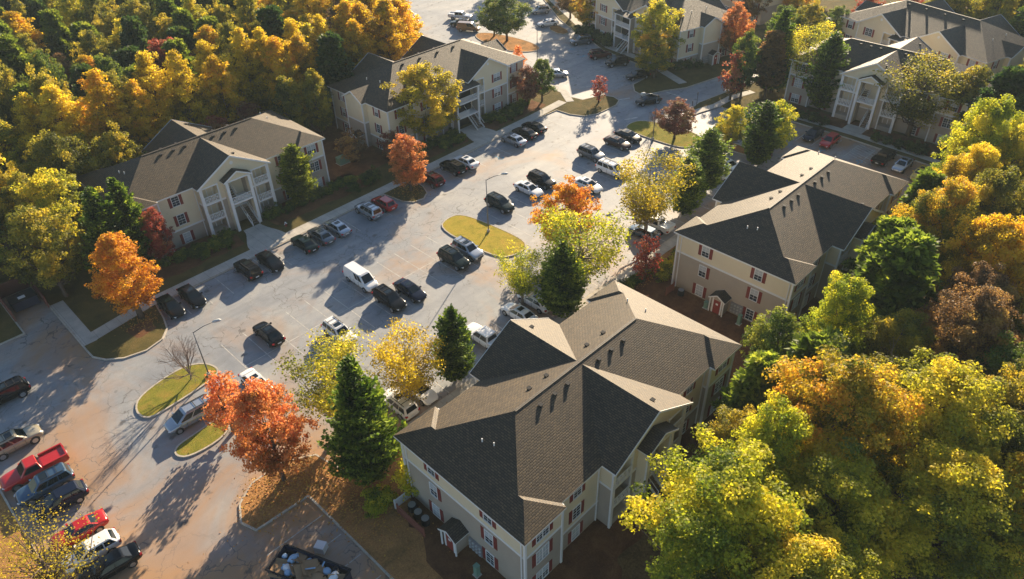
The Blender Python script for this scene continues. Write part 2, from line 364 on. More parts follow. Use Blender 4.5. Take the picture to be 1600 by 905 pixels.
# orange straw and mulch beds, 4 mm sheets over the lawns
def bed(name, pts, m, z=.134, seed=0, amp=.35):
    rg = random.Random(seed); q = []
    for i in range(len(pts)):
        a, b = pts[i], pts[(i + 1) % len(pts)]; L = math.dist(a, b); n = max(1, int(L / 1.2))
        for k in range(n):
            t = k / n; q.append((a[0] * (1 - t) + b[0] * t + rg.uniform(-amp, amp), a[1] * (1 - t) + b[1] * t + rg.uniform(-amp, amp)))
    sheet(name, rnd_poly(q, 1), z, m)
bed('mulch_bed', [(20, 87.6), (34.6, 87.6), (34.9, 93), (20, 94)], MT['mulch'], seed=1)
bed('mulch_bed', [(39.6, 88.4), (56.5, 88.2), (56.5, 94), (39.6, 93)], MT['mulch'], seed=2)
bed('mulch_bed', [(63, 88.2), (77.4, 88), (78, 93), (63, 94)], MT['mulch'], seed=3)
bed('mulch_bed', [(83.4, 88), (97.5, 88), (97.5, 93), (83, 93)], MT['mulch'], seed=4)
bed('mulch_bed', [(15.1, 78.2), (17.6, 78.6), (18, 81.4), (14.6, 81.6)], MT['mulch'], seed=5)
bed('side_yard', [(53.2, 92), (64.5, 92), (66, 112), (52.8, 112)], MT['mulch'], seed=6)
bed('rear_yard', [(17.4, 10), (60, 12), (110, 22), (103, 36), (102, 42.6), (57, 42.4), (40, 42.6), (27, 42.4), (24, 38.4), (21.4, 34.5), (19.4, 27)], MT['mulch'], seed=7, amp=.8)  # mulch, its west edge drawn to paint in the edge of the building's shade
bed('forest_litter', [(26, -60), (410, -60), (410, -12), (119, 0), (104, 12), (103, 19), (30, 19), (22, 10)], MT['floor'], z=.139, seed=8, amp=.7)
bed('woodland_litter', [(5.6, 109.5), (100, 112), (96, 128), (150, 260), (-90, 380), (-130, 110)], MT['floor'], z=.139, seed=9, amp=.8)
bed('mulch_bed', [(122.8, 28), (128.5, 28), (128.5, 54), (122.9, 54)], MT['mulch'], seed=10)
# pavements
def strip(mb, pts, w, z0, z1, side=1):
    n = len(pts)
    for i in range(n - 1):
        a, b = Vector(pts[i]), Vector(pts[i + 1])
        def nrm(k):
            p = Vector(pts[max(k - 1, 0)]); q = Vector(pts[min(k + 1, n - 1)]); d = (q - p).normalized(); return Vector((-d.y, d.x)) * side
        c, e = b + nrm(i + 1) * w, a + nrm(i) * w
        mb.prism([tuple(a), tuple(b), tuple(c), tuple(e)], z0, z1)
def walk(name, pts, w, side=1, z=.165):
    mb = MB(); strip(mb, pts, w, .1, z, side); struct(name, mb, MT['concrete'])
walk('pavement', [(11.7, 82.0), (19.6, 83.45), (40.4, 83.95), (56, 84.35), (70, 84.85), (92, 85.5), (101, 86.1)], 1.85)
walk('pavement', [(10.25, 81.9), (10.25, 93)], 1.5, -1, .168)
walk('pavement', [(20.8, 43.1), (60, 43.3), (101, 43.3)], 1.45)
walk('pavement', [(122.6, 75.5), (127.8, 88), (129.4, 99.4), (132.6, 106), (137, 114.5), (148.6, 134)], 1.9, -1)
walk('pavement', [(122.3, 20), (121.9, 26), (122.9, 40), (122.9, 58)], -1.4)
walk('pavement', [(112, 66.9), (118.6, 65.2), (123.5, 65.1), (129, 63.6)], 1.5, -1, .17)
walk('pavement', [(101.2, 86.3), (103.9, 90.2), (105, 104)], -1.5, 1, .17)
def fan(name, cx, y0, y1, w0, w1):
    mb = MB(); P = []
    for i in range(7):
        t = i / 6; s = t * t * (3 - 2 * t); P.append((cx - (w0 + (w1 - w0) * s) / 2 - .6 * s, y0 + (y1 - y0) * t))
    for i in range(6, -1, -1):
        t = i / 6; s = t * t * (3 - 2 * t); P.append((cx + (w0 + (w1 - w0) * s) / 2 - .1 * s, y0 + (y1 - y0) * t))
    for i in range(6): mb.prism([P[i], P[i + 1], P[12 - i], P[13 - i]], .1, .175)
    struct(name, mb, MT['concrete'])
fan('entrance_walk', 37.2, 90.8, 85.6, 2.6, 5.2); fan('entrance_walk', 80.9, 92.4, 86.9, 3.4, 5.0)
mb = MB(); mb.prism([(36.4, 39.0), (39.6, 39.0), (39.6, 43.05), (36.4, 43.05)], .1, .165); mb.prism([(80.2, 39.8), (83.4, 39.8), (83.4, 43.2), (80.2, 43.2)], .1, .165)
mb.prism([(124.4, 39.6), (127, 39.6), (127, 43), (124.4, 43)], .1, .16); struct('entrance_walk', mb, MT['concrete'])
# painted lines
mb = MB(); L = lambda x0, y0, x1, y1, w=.1: mb.poly([(x0 - w / 2, y0, .006), (x0 + w / 2, y0, .006), (x1 + w / 2, y1, .006), (x1 - w / 2, y1, .006)])
def LX(x0, x1, y, w=.1): mb.poly([(x0, y - w / 2, .006), (x1, y - w / 2, .006), (x1, y + w / 2, .006), (x0, y + w / 2, .006)])
x = 21.5
while x < 54: L(x, 59.6, x, 70.4); x += 2.85
LX(21.5, 54, 65.0, .1)
x = 63.0
while x < 98.5: L(x, 59.6, x, 70.4); x += 2.9
x = 21.8
while x < 56: L(x, 78.4, x, 83.7); x += 2.85
x = 64.6
while x < 97: L(x, 79.2, x, 84.8); x += 2.85
x = 23.2
while x < 101: L(x, 45.0, x, 50.4); x += 2.85
y = 24.0
while y < 50: LX(115, 120.3, y); y += 2.85
for k in range(7): mb.poly([(115 + k * .75, 34.6, .0065), (115.12 + k * .75, 34.6, .0065), (116.3 + k * .75, 38.2, .0065), (116.18 + k * .75, 38.2, .0065)])
for k in range(4): LX(10.6, 16.3, 41.8 - 2.9 * k)
def slant(cx, cy, a, ln, w=.12):
    d = Vector((math.cos(a), math.sin(a))) * ln / 2; n = Vector((-d.y, d.x)).normalized() * w / 2; c = Vector((cx, cy))
    mb.poly([(*(c - d - n), .006), (*(c + d - n), .006), (*(c + d + n), .006), (*(c - d + n), .006)])
for cx, cyy in ((121.5, 84.6), (122.9, 87.8), (124.0, 91), (124.7, 94.2), (125.2, 97.6), (126.2, 101), (127.4, 104.2)): slant(cx - .6, cyy + 1.2, R_(-26), 5.2)
slant(103.6, 72.9, R_(-25), 2.6, .35); slant(117.9, 73.6, R_(-88), 3.2, .35); slant(109.6, 79.4, R_(-28), 3.0, .3); slant(110.9, 88, R_(-20), 2.6, .3)
for k in range(6): slant(102.4 + 2.1 * k, 131 + 2.9 * k, R_(-70), 4.8)
struct('stall_lines', mb, MT['paint'])
def hcap(cx, cy, a=0, s=.62):
    mb = MB(); ca, sa = math.cos(a), math.sin(a)
    def q(x, y): return (cx + (x * ca - y * sa) * s, cy + (x * sa + y * ca) * s, .0085)
    def seg(p, r, w=.16):
        d = Vector(r) - Vector(p); n = Vector((-d.y, d.x)).normalized() * w / 2
        mb.poly([q(p[0] - n.x, p[1] - n.y), q(r[0] - n.x, r[1] - n.y), q(r[0] + n.x, r[1] + n.y), q(p[0] + n.x, p[1] + n.y)])
    for k in range(10):
        a0 = R_(100 + k * 26); a1 = R_(100 + (k + 1) * 26); seg((.6 * math.cos(a0), .6 * math.sin(a0) - .3), (.6 * math.cos(a1), .6 * math.sin(a1) - .3))
    seg((-.1, .9), (0, 0), .2); seg((0, 0.02), (.55, .02)); seg((.55, .02), (.85, -.7)); mb.poly([q(-.3, 1.0), q(.1, 1.0), q(.1, 1.35), q(-.3, 1.35)])
    struct('accessible_bay_symbol', mb, MT['bluepaint'])
for a_ in ((76.7, 79.6, 0, .7), (84.3, 80.2, 0, .6), (124.0, 104.6, 1.2, .7), (122.5, 99.9, 1.2, .7), (114.6, 41.9, 1.57, .7), (114.6, 35.6, 1.57, .7)): hcap(*a_)

# ------------------------------------------------------------------ buildings
E_ = 8.096; S1 = .4506; S2 = .5643
def wallgrid(mb, org, du, W, zs, holes, zband, base=0., nrm=None, depth=.0, upper=0, lower=1):
    """front face with real openings; org=(x,y) left end seen from outside, du unit dir; nrm outward"""
    ox, oy = org; nx, ny = nrm
    xs = sorted({0, W} | {h[0] for h in holes} | {h[1] for h in holes}); zz = sorted(set(zs) | {h[2] for h in holes} | {h[3] for h in holes} | ({zband} if zband else set()))
    P = lambda x, z, d=0: (ox + du[0] * x - nx * d, oy + du[1] * x - ny * d, z)
    for i in range(len(xs) - 1):
        for j in range(len(zz) - 1):
            xm, zm = (xs[i] + xs[i + 1]) / 2, (zz[j] + zz[j + 1]) / 2
            if any(h[0] < xm < h[1] and h[2] < zm < h[3] for h in holes): continue
            mb.poly([P(xs[i], zz[j]), P(xs[i + 1], zz[j]), P(xs[i + 1], zz[j + 1]), P(xs[i], zz[j + 1])], upper if zband and zm > zband else lower)
    for x0, x1, z0, z1, d in holes:
        mi = upper if zband and z0 > zband - .3 else lower
        mb.poly([P(x0, z0), P(x0, z0, d), P(x0, z1, d), P(x0, z1)], mi); mb.poly([P(x1, z0, d), P(x1, z0), P(x1, z1), P(x1, z1, d)], mi)
        mb.poly([P(x0, z0, d), P(x0, z0), P(x1, z0), P(x1, z0, d)][::-1], mi); mb.poly([P(x0, z1), P(x0, z1, d), P(x1, z1, d), P(x1, z1)][::-1], 2)
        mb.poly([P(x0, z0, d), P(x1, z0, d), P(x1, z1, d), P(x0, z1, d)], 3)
WIN = {}
def win_meshes(w, h, dbl):
    k = (w, h, dbl)
    if k in WIN: return WIN[k]
    f = MB(); t = .07
    # local: x across, y outward is -Y, z up, centre bottom at origin
    f.box(-w / 2 - t, -w / 2, -.07, .01, -t, h + t); f.box(w / 2, w / 2 + t, -.07, .01, -t, h + t); f.box(-w / 2, w / 2, -.07, .01, h, h + t); f.box(-w / 2, w / 2, -.09, .01, -t, 0)
    f.box(-w / 2, w / 2, -.045, .0, h / 2 - .025, h / 2 + .025)
    n = 2 if dbl else 1
    if dbl: f.box(-.04, .04, -.06, .0, 0, h)
    cols = 4 if dbl else 2
    for i in range(1, cols):
        if dbl and i == 2: continue
        xx = -w / 2 + w * i / cols; f.box(xx - .012, xx + .012, -.035, .0, 0, h)
    for z in (h * .25, h * .75): f.box(-w / 2, w / 2, -.034, .0, z - .012, z + .012)
    g = MB(); g.poly([(-w / 2, -.018, 0), (w / 2, -.018, 0), (w / 2, -.018, h), (-w / 2, -.018, h)])
    bl = MB(); bl.poly([(-w / 2, -.022, h * .5), (w / 2, -.022, h * .5), (w / 2, -.022, h), (-w / 2, -.022, h)])
    s = MB(); s.box(-.2, .2, -.05, .0, -.05, h + .05)
    for z in np.linspace(.1, h - .1, 9): s.box(-.15, .15, -.062, -.045, z - .02, z + .02)
    WIN[k] = (f.mesh('window', [MT['white']]), g.mesh('pane', [MT['glass']]), bl.mesh('blind', [MT['blind']]), s.mesh('shutter', [MT['shutter']]))
    return WIN[k]
wrng = random.Random(5)
def window(root, x, y, z, w, h, ang, sh=(1, 1)):
    dbl = w > 1.2; f, g, bl, s = win_meshes(w, h, dbl)
    o = link('window', f, root, (x, y, z), (0, 0, ang)); link('pane', g, o)
    q_ = wrng.random()
    if q_ < .4: link('blind', bl, o)
    elif q_ < .65:
        b_ = link('blind', bl, o)
        b_.location = (0, 0, -h * .9); b_.scale = (1, 1, 1.9)
    if sh[0]: link('shutter', s, o, (-w / 2 - .29, 0, 0))
    if sh[1]: link('shutter', s, o, (w / 2 + .29, 0, 0))
FLO = ((.42, 1.45), (3.3, 1.5), (6.2, 1.38))
def shing_slab(mb, a, b, c, d, t=.18):
    """roof slab: top polygon a,b,c,d (ccw from above), white edges and soffit"""
    A = [Vector(p) for p in (a, b, c, d)]; B = [p - Vector((0, 0, t)) for p in A]
    mb.poly(A, 0); mb.poly(B[::-1], 1)
    for i in range(4): mb.poly([B[i], B[(i + 1) % 4], A[(i + 1) % 4], A[i]], 1)
def hiproof(mb, x0, x1, y0, y1, rx0, rx1, ry0, ry1, zr, e=E_, t=.18):
    c = [(x0, y0, e), (x1, y0, e), (x1, y1, e), (x0, y1, e)]
    if abs(ry0 - ry1) < 1e-6:
        r0, r1 = (rx0, ry0, zr), (rx1, ry0, zr)
        mb.poly([c[0], c[1], r1, r0]); mb.poly([c[2], c[3], r0, r1]); mb.poly([c[3], c[0], r0]); mb.poly([c[1], c[2], r1])
    else:
        r0, r1 = (rx0, ry0, zr), (rx0, ry1, zr)
        mb.poly([c[0], c[1], r0]); mb.poly([c[2], c[3], r1]); mb.poly([c[3], c[0], r0, r1]); mb.poly([c[1], c[2], r1, r0])
    lo = [(p[0], p[1], e - t) for p in c]
    for i in range(4): mb.poly([lo[i], lo[(i + 1) % 4], c[(i + 1) % 4], c[i]], 1)
    mb.poly(lo[::-1], 1)
def gable_roof(mb, xc, g, y0, y1, e, s2, t=.18):
    z = e + s2 * g
    shing_slab(mb, (xc - g, y0, e), (xc, y0, z), (xc, y1, z), (xc - g, y1, e), t); shing_slab(mb, (xc, y0, z), (xc + g, y0, e), (xc + g, y1, e), (xc, y1, z), t)
    # raised rake boards
    for y, s in ((y0, -1), (y1, 1)):
        for q in (-1, 1): mb.bar((xc, y + s * .02, z - t / 2 + .01), (xc + q * g, y + s * .02, e - t / 2 + .01), .04, t + .05, 1)
def railing(root, x0, x1, y, z, h=1.0, name='balcony_railing', fy=-1, ang=0, loc=(0, 0, 0)):
    mb = MB(); mb.box(x0, x1, y - .04, y + .04, z + h - .07, z + h); mb.box(x0, x1, y - .03, y + .03, z + .05, z + .12); n = max(2, round((x1 - x0) / .55))
    for i in range(n + 1):
        x = x0 + (x1 - x0) * i / n; mb.box(x - .03, x + .03, y - .03, y + .03, z, z + h)
    for i in range(n):
        a, b = x0 + (x1 - x0) * i / n, x0 + (x1 - x0) * (i + 1) / n; m_ = (a + b) / 2; zm = z + .12 + (h - .19) / 2
        mb.bar((a, y, z + .12), (b, y, z + h - .07), .03, .05); mb.bar((b, y, z + .12), (a, y, z + h - .07), .03, .05)
        mb.bar((m_, y, z + .12), (m_, y, z + h - .07), .03, .04); mb.bar((a, y, zm), (b, y, zm), .03, .04)
    part(name, mb, MT['white'], root)
def slider(root, x, y, z, w, h, ang):
    f = MB(); f.box(-w / 2, w / 2, -.05, 0, h - .08, h); f.box(-w / 2, -w / 2 + .07, -.05, 0, 0, h); f.box(w / 2 - .07, w / 2, -.05, 0, 0, h); f.box(-.05, .05, -.05, 0, 0, h)
    o = part('patio_door', f, MT['white'], root, loc=(x, y, z), rot=(0, 0, ang)); g = MB(); g.poly([(-w / 2, -.02, 0), (w / 2, -.02, 0), (w / 2, -.02, h), (-w / 2, -.02, h)]); part('pane', g, MT['glass'], o)
def shell(walls, trim, x0, x1, y0, y1, z1, zband, faces='FBLR'):
    W, D = x1 - x0, y1 - y0
    if 'F' in faces: wallgrid(walls, (x0, y0), (1, 0), W, [0, z1], [], zband, nrm=(0, -1))
    if 'B' in faces: wallgrid(walls, (x1, y1), (-1, 0), W, [0, z1], [], zband, nrm=(0, 1))
    if 'L' in faces: wallgrid(walls, (x0, y1), (0, -1), D, [0, z1], [], zband, nrm=(-1, 0))
    if 'R' in faces: wallgrid(walls, (x1, y0), (0, 1), D, [0, z1], [], zband, nrm=(1, 0))
    e = .035
    if 'F' in faces: trim.box(x0, x1, y0 - e, y0 + .01, zband - .13, zband + .13)
    if 'B' in faces: trim.box(x0, x1, y1 - .01, y1 + e, zband - .13, zband + .13)
    if 'L' in faces: trim.box(x0 - e, x0 + .01, y0, y1, zband - .131, zband + .131)
    if 'R' in faces: trim.box(x1 - .01, x1 + e, y0, y1, zband - .131, zband + .131)
def corner(trim, x, y, z1, w=.1, z0=0): trim.box(x - w, x + w, y - w, y + w, z0, z1)
def utility_closet(root, x, y, ang, zr=2.95):
    """small gabled closet with a red door; local: projects to -Y"""
    c = part('utility_closet', (lambda m: (m.box(-.8, .8, -1.3, -.0, 0, 2.2), m.poly([(-.8, -1.3, 2.2), (.8, -1.3, 2.2), (0, -1.3, 2.75)]), m)[-1])(MB()), MT['taupe'], root, loc=(x, y, 0), rot=(0, 0, ang))
    r = MB(); gable_roof(r, 0, 1.1, -1.6, 0, 2.25, .6, .1); part('closet_roof', r, [MT['shingle_dark'], MT['white']], c)
    d = MB(); d.box(-.45, .45, -1.34, -1.29, .05, 2.0, 0); d.box(-.15, .15, -1.36, -1.335, 1.35, 1.6, 1); part('door', d, [MT['door'], MT['white']], c)
    t = MB()
    for s in (-.56, .56): t.box(s - .08, s + .08, -1.37, -1.28, 0, 2.2)
    for s in (-.9, .9): t.box(s - .06, s + .06, -1.52, -1.4, 0, 2.2)
    part('closet_trim', t, MT['white'], c)
    return c
def meter_bank(root, x, y, ang):
    m = MB(); m.box(-.8, .8, -.18, 0, .4, 1.8, 0)
    for i in range(4):
        for j in range(3): m.tube([(-.6 + .4 * i, -.17, .65 + .45 * j), (-.6 + .4 * i, -.28, .65 + .45 * j)], [.11, .1], 8, 1)
    part('meter_bank', m, [MT['metal'], MT['blind']], root, loc=(x, y, 0), rot=(0, 0, ang))
VENT = None
def vents(root, xs, ys, zf, name='roof_vent'):
    global VENT
    if VENT is None:
        m = MB(); m.box(-.13, .13, -.13, .13, -.15, .11); m.prism([(-.19, -.19), (.19, -.19), (.19, .19), (-.19, .19)], .11, .17); VENT = m.mesh('roof_vent', [MT['black']])
    for x in xs:
        for y in ys: link(name, VENT, root, (x, y, zf(x, y)))
def pipes(root, pts, zf):
    for x, y in pts:
        m = MB(); m.tube([(0, 0, -.1), (0, 0, .4)], [.06, .06], 8); part('plumbing_pipe', m, MT['white'], root, loc=(x, y, zf(x, y)))

def type1():
    root = empty('apartment_building'); L, V, p, w, g, q, o, RR = 15.409, 7.312, .563, 4.756, 5.59, 1.409, .44, 8.301
    zr = E_ + S1 * V; walls, trim = MB(), MB(); zt = E_ - .05
    wx, wy = L - o, V - o          # wall planes
    # main body long faces
    for s in (-1, 1):
        if s < 0: wallgrid(walls, (-wx + w - .35, -wy), (1, 0), 2 * wx - 2 * w + .7, [0, zt], [], 2.65, nrm=(0, -1)); trim.box(-wx + w - .3, wx - w + .3, -wy - .035, -wy + .01, 2.52, 2.78)
        else: wallgrid(walls, (wx - w + .35, wy), (-1, 0), 2 * wx - 2 * w + .7, [0, zt], [], 2.65, nrm=(0, 1)); trim.box(-wx + w - .3, wx - w + .3, wy - .01, wy + .035, 2.52, 2.78)
    for s in (-1, 1):
        x0, x1 = (-wx, -wx + w - .45) if s < 0 else (wx - w + .45, wx)
        shell(walls, trim, x0, x1, -wy - p, wy + p, zt, 5.33)
        for x in (x0, x1):
            for y in (-wy - p, wy + p): corner(trim, x, y, zt)
    part_g = g - .42; yf = wy + q
    holes = []
    zf = ((.9, 2.4), (2.78, 5.06), (5.5, 7.72))
    G2 = 2 * part_g
    for (z0, z1) in zf:
        holes += [(part_g - 4.85, part_g - 2.7, z0, z1, 1.5), (part_g + 2.7, part_g + 4.85, z0, z1, 1.5)]
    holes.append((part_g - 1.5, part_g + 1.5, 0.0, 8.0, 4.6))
    for s in (-1, 1):
        org, du, nr = ((-part_g, -yf), (1, 0), (0, -1)) if s < 0 else ((part_g, yf), (-1, 0), (0, 1))
        wallgrid(walls, org, du, G2, [0, zt], holes, 5.33, nrm=nr)
        ys = -yf if s < 0 else yf
        top = [(-part_g, ys, zt), (part_g, ys, zt), (0, ys, E_ + S2 * g - .2)]
        walls.poly(top if s < 0 else top[::-1], 0)
        # side cheeks
        a, b = (-yf, -wy + .2) if s < 0 else (wy - .2, yf)
        wallgrid(walls, (-part_g, b), (0, -1), b - a, [0, zt], [], 5.33, nrm=(-1, 0)); wallgrid(walls, (part_g, a), (0, 1), b - a, [0, zt], [], 5.33, nrm=(1, 0))
        for x in (-part_g, part_g): trim.box(x - .036, x + .036, a, b, 5.2, 5.46); corner(trim, x, ys, zt)
        for x in (-4.95, -2.6, 2.6, 4.95): trim.box(x - .1, x + .1, ys - .06, ys + .06, 0, 7.95)
        for x0, x1 in ((-part_g, -1.9), (1.9, part_g)): trim.box(x0, x1, ys - .05, ys + .05, 5.2, 5.46)
        for x0, x1 in ((-5.05, -2.5), (2.5, 5.05)):
            trim.box(x0, x1, ys - .055, ys + .055, 7.72, 7.9); trim.box(x0, x1, ys - .052, ys + .052, 2.6, 2.76)
        for x in (-3.775, 3.775):
            sg = -1 if s < 0 else 1
            for k, (z0, z1) in enumerate(zf):
                if k: railing(root, x - 1.05, x + 1.05, ys + sg * .02, z0 - .02)
                slider(root, x, ys - sg * 1.44, max(z0, .3), 1.7, min(2.0, z1 - z0 - .05), 0 if s < 0 else math.pi)
        # porch over the stair
        pf = ys + (1.0 if s > 0 else -1.0); ya, yb = sorted((ys, pf))
        for x in (-1.68, 1.68):
            walls.box(x - .16, x + .16, ya, yb, 0, 8.0, 0); trim.box(x - .2, x + .2, pf - .09, pf + .09, 0, 8.0)
        trim.box(-1.5, 1.5, pf - .08, pf + .08, 7.85, 8.05)
        walls.poly([(-1.8, pf, 8.0), (1.8, pf, 8.0), (0, pf, 9.05)] if s < 0 else [(1.8, pf, 8.0), (-1.8, pf, 8.0), (0, pf, 9.05)], 0)
        pr = MB(); gable_roof(pr, 0, 2.15, min(pf + (-.3 if s < 0 else 0), ys), max(pf + (.3 if s > 0 else 0), ys), 8.08, .52, .14); part('porch_roof', pr, [MT['shingle_dark'], MT['white']], root)
        vt = MB(); yy = ys + (-.04 if s < 0 else .04); vt.tube([(0.15, ys, 10.0), (0.15, yy, 10.0)], [.26, .26], 12); part('gable_vent', vt, MT['white'], root)
        # landing, stairs
        sg = -1 if s < 0 else 1
        ld = MB(); ld.box(-1.5, 1.5, *sorted((pf, ys - sg * 1.4)), 4.25, 4.45); part('landing', ld, MT['white'], root)
        railing(root, -1.5, 1.5, pf + sg * .0, 4.42, 1.0, 'landing_railing')
        st = MB(); n = 12
        for i in range(n):
            y_a = pf + sg * (.3) - sg * i * .3; st.box(.35, 1.35, *sorted((y_a, y_a - sg * .32)), i * .24, i * .24 + .1, 0)
        for x in (.3, 1.4): st.bar((x, pf + sg * .35, .25), (x, pf + sg * .3 - sg * 3.5, 3.1), .07, .32, 1); st.bar((x, pf + sg * .35, 1.15), (x, pf + sg * .3 - sg * 3.5, 4.0), .05, .08, 1)
        for i in range(4):
            yy = pf + sg * .3 - sg * i * 1.0; [st.box(x - .03, x + .03, yy - .03, yy + .03, i * .8, i * .8 + 1.2, 1) for x in (.3, 1.4)]
        part('stairs', st, [MT['wood'], MT['white']], root)
        st = MB()
        for i in range(10):
            y_a = pf - sg * .9 - sg * i * .3; st.box(-1.35, -.35, *sorted((y_a, y_a - sg * .32)), 4.5 + i * .24, 4.6 + i * .24, 0)
        for x in (-1.4, -.3): st.bar((x, pf - sg * .8, 4.7), (x, pf - sg * 3.8, 7.1), .07, .32, 1); st.bar((x, pf - sg * .8, 5.6), (x, pf - sg * 3.8, 8.0), .05, .08, 1)
        part('stairs', st, [MT['wood'], MT['white']], root)
    part('wall', walls, [MT['cream'], MT['taupe'], MT['white'], MT['recess']], root); part('trim', trim, MT['white'], root)
    roof = MB(); hiproof(roof, -L, L, -V, V, -RR, RR, 0, 0, zr)
    hw = w / 2
    for s in (-1, 1):
        x0, x1 = (-L - .03, -L + w) if s < 0 else (L - w, L + .03); xm = (x0 + x1) / 2; hh = (x1 - x0) / 2
        hiproof(roof, x0, x1, -V - p, V + p, xm, xm, -(V + p - hh), V + p - hh, E_ + S1 * hh, t=.19)
    gable_roof(roof, 0, g, -V - q, V + q, E_ + .002, S2)
    part('roof', roof, [MT['shingle'], MT['white']], root)
    cap = MB(); cap.box(-RR, RR, -.12, .12, zr - .06, zr + .012); part('ridge_cap', cap, MT['shingle_dark'], root)
    zf1 = lambda x, y: zr - S1 * abs(y)
    vents(root, (-6.1, -4.3, -2.6, 1.7, 3.5, 5.3), (-.9,), zf1); vents(root, (-5.2, -3.0, 2.6, 5.0), (1.3,), zf1)
    vents(root, (1.2,), (-7.2, 7.0), lambda x, y: E_ + S2 * (g - abs(x)))
    pipes(root, ((-11.6, .6), (-11.3, -.5), (11.2, .8), (11.4, 3.2)), lambda x, y: E_ + S1 * (L - abs(x)))
    # windows
    for s, a in ((-1, 0), (1, math.pi)):
        for x in (-8.15, 8.15):
            for z, h in FLO: window(root, x, s * wy, z, .95, h, a)
        for x in (-13.0, 13.0):
            for z, h in FLO: window(root, x, s * (wy + p), z, 1.4, h, a)
        for x in (-6.2, 6.2):
            for z, h in FLO[1:]: window(root, x + (0.1 if x > 0 else -.1) * 0, s * wy, z + .5, .5, .8, a, (0, 0)) if False else None
    for s, a in ((-1, -math.pi / 2), (1, math.pi / 2)):
        for k, y in enumerate((3.55, -3.35)):
            for j, (z, h) in enumerate(FLO): window(root, s * wx, y, z, .9, h, a, (1, 1) if not (k == 0 and j == 1) else (0, 1))
    utility_closet(root, -wx, .3, -math.pi / 2); meter_bank(root, -wx, -1.65, -math.pi / 2)
    ds = MB()
    for x, y in ((-wx + w - .3, -wy - .08), (wx - w + .3, -wy - .08), (-part_g - .25, -wy - .06), (-wx + w - .3, wy + .08), (-wx - .08, 6.9), (-wx - .08, -7.1)): ds.box(x - .05, x + .05, y - .05, y + .05, 0, zt)
    part('downspout', ds, MT['white'], root)
    return root
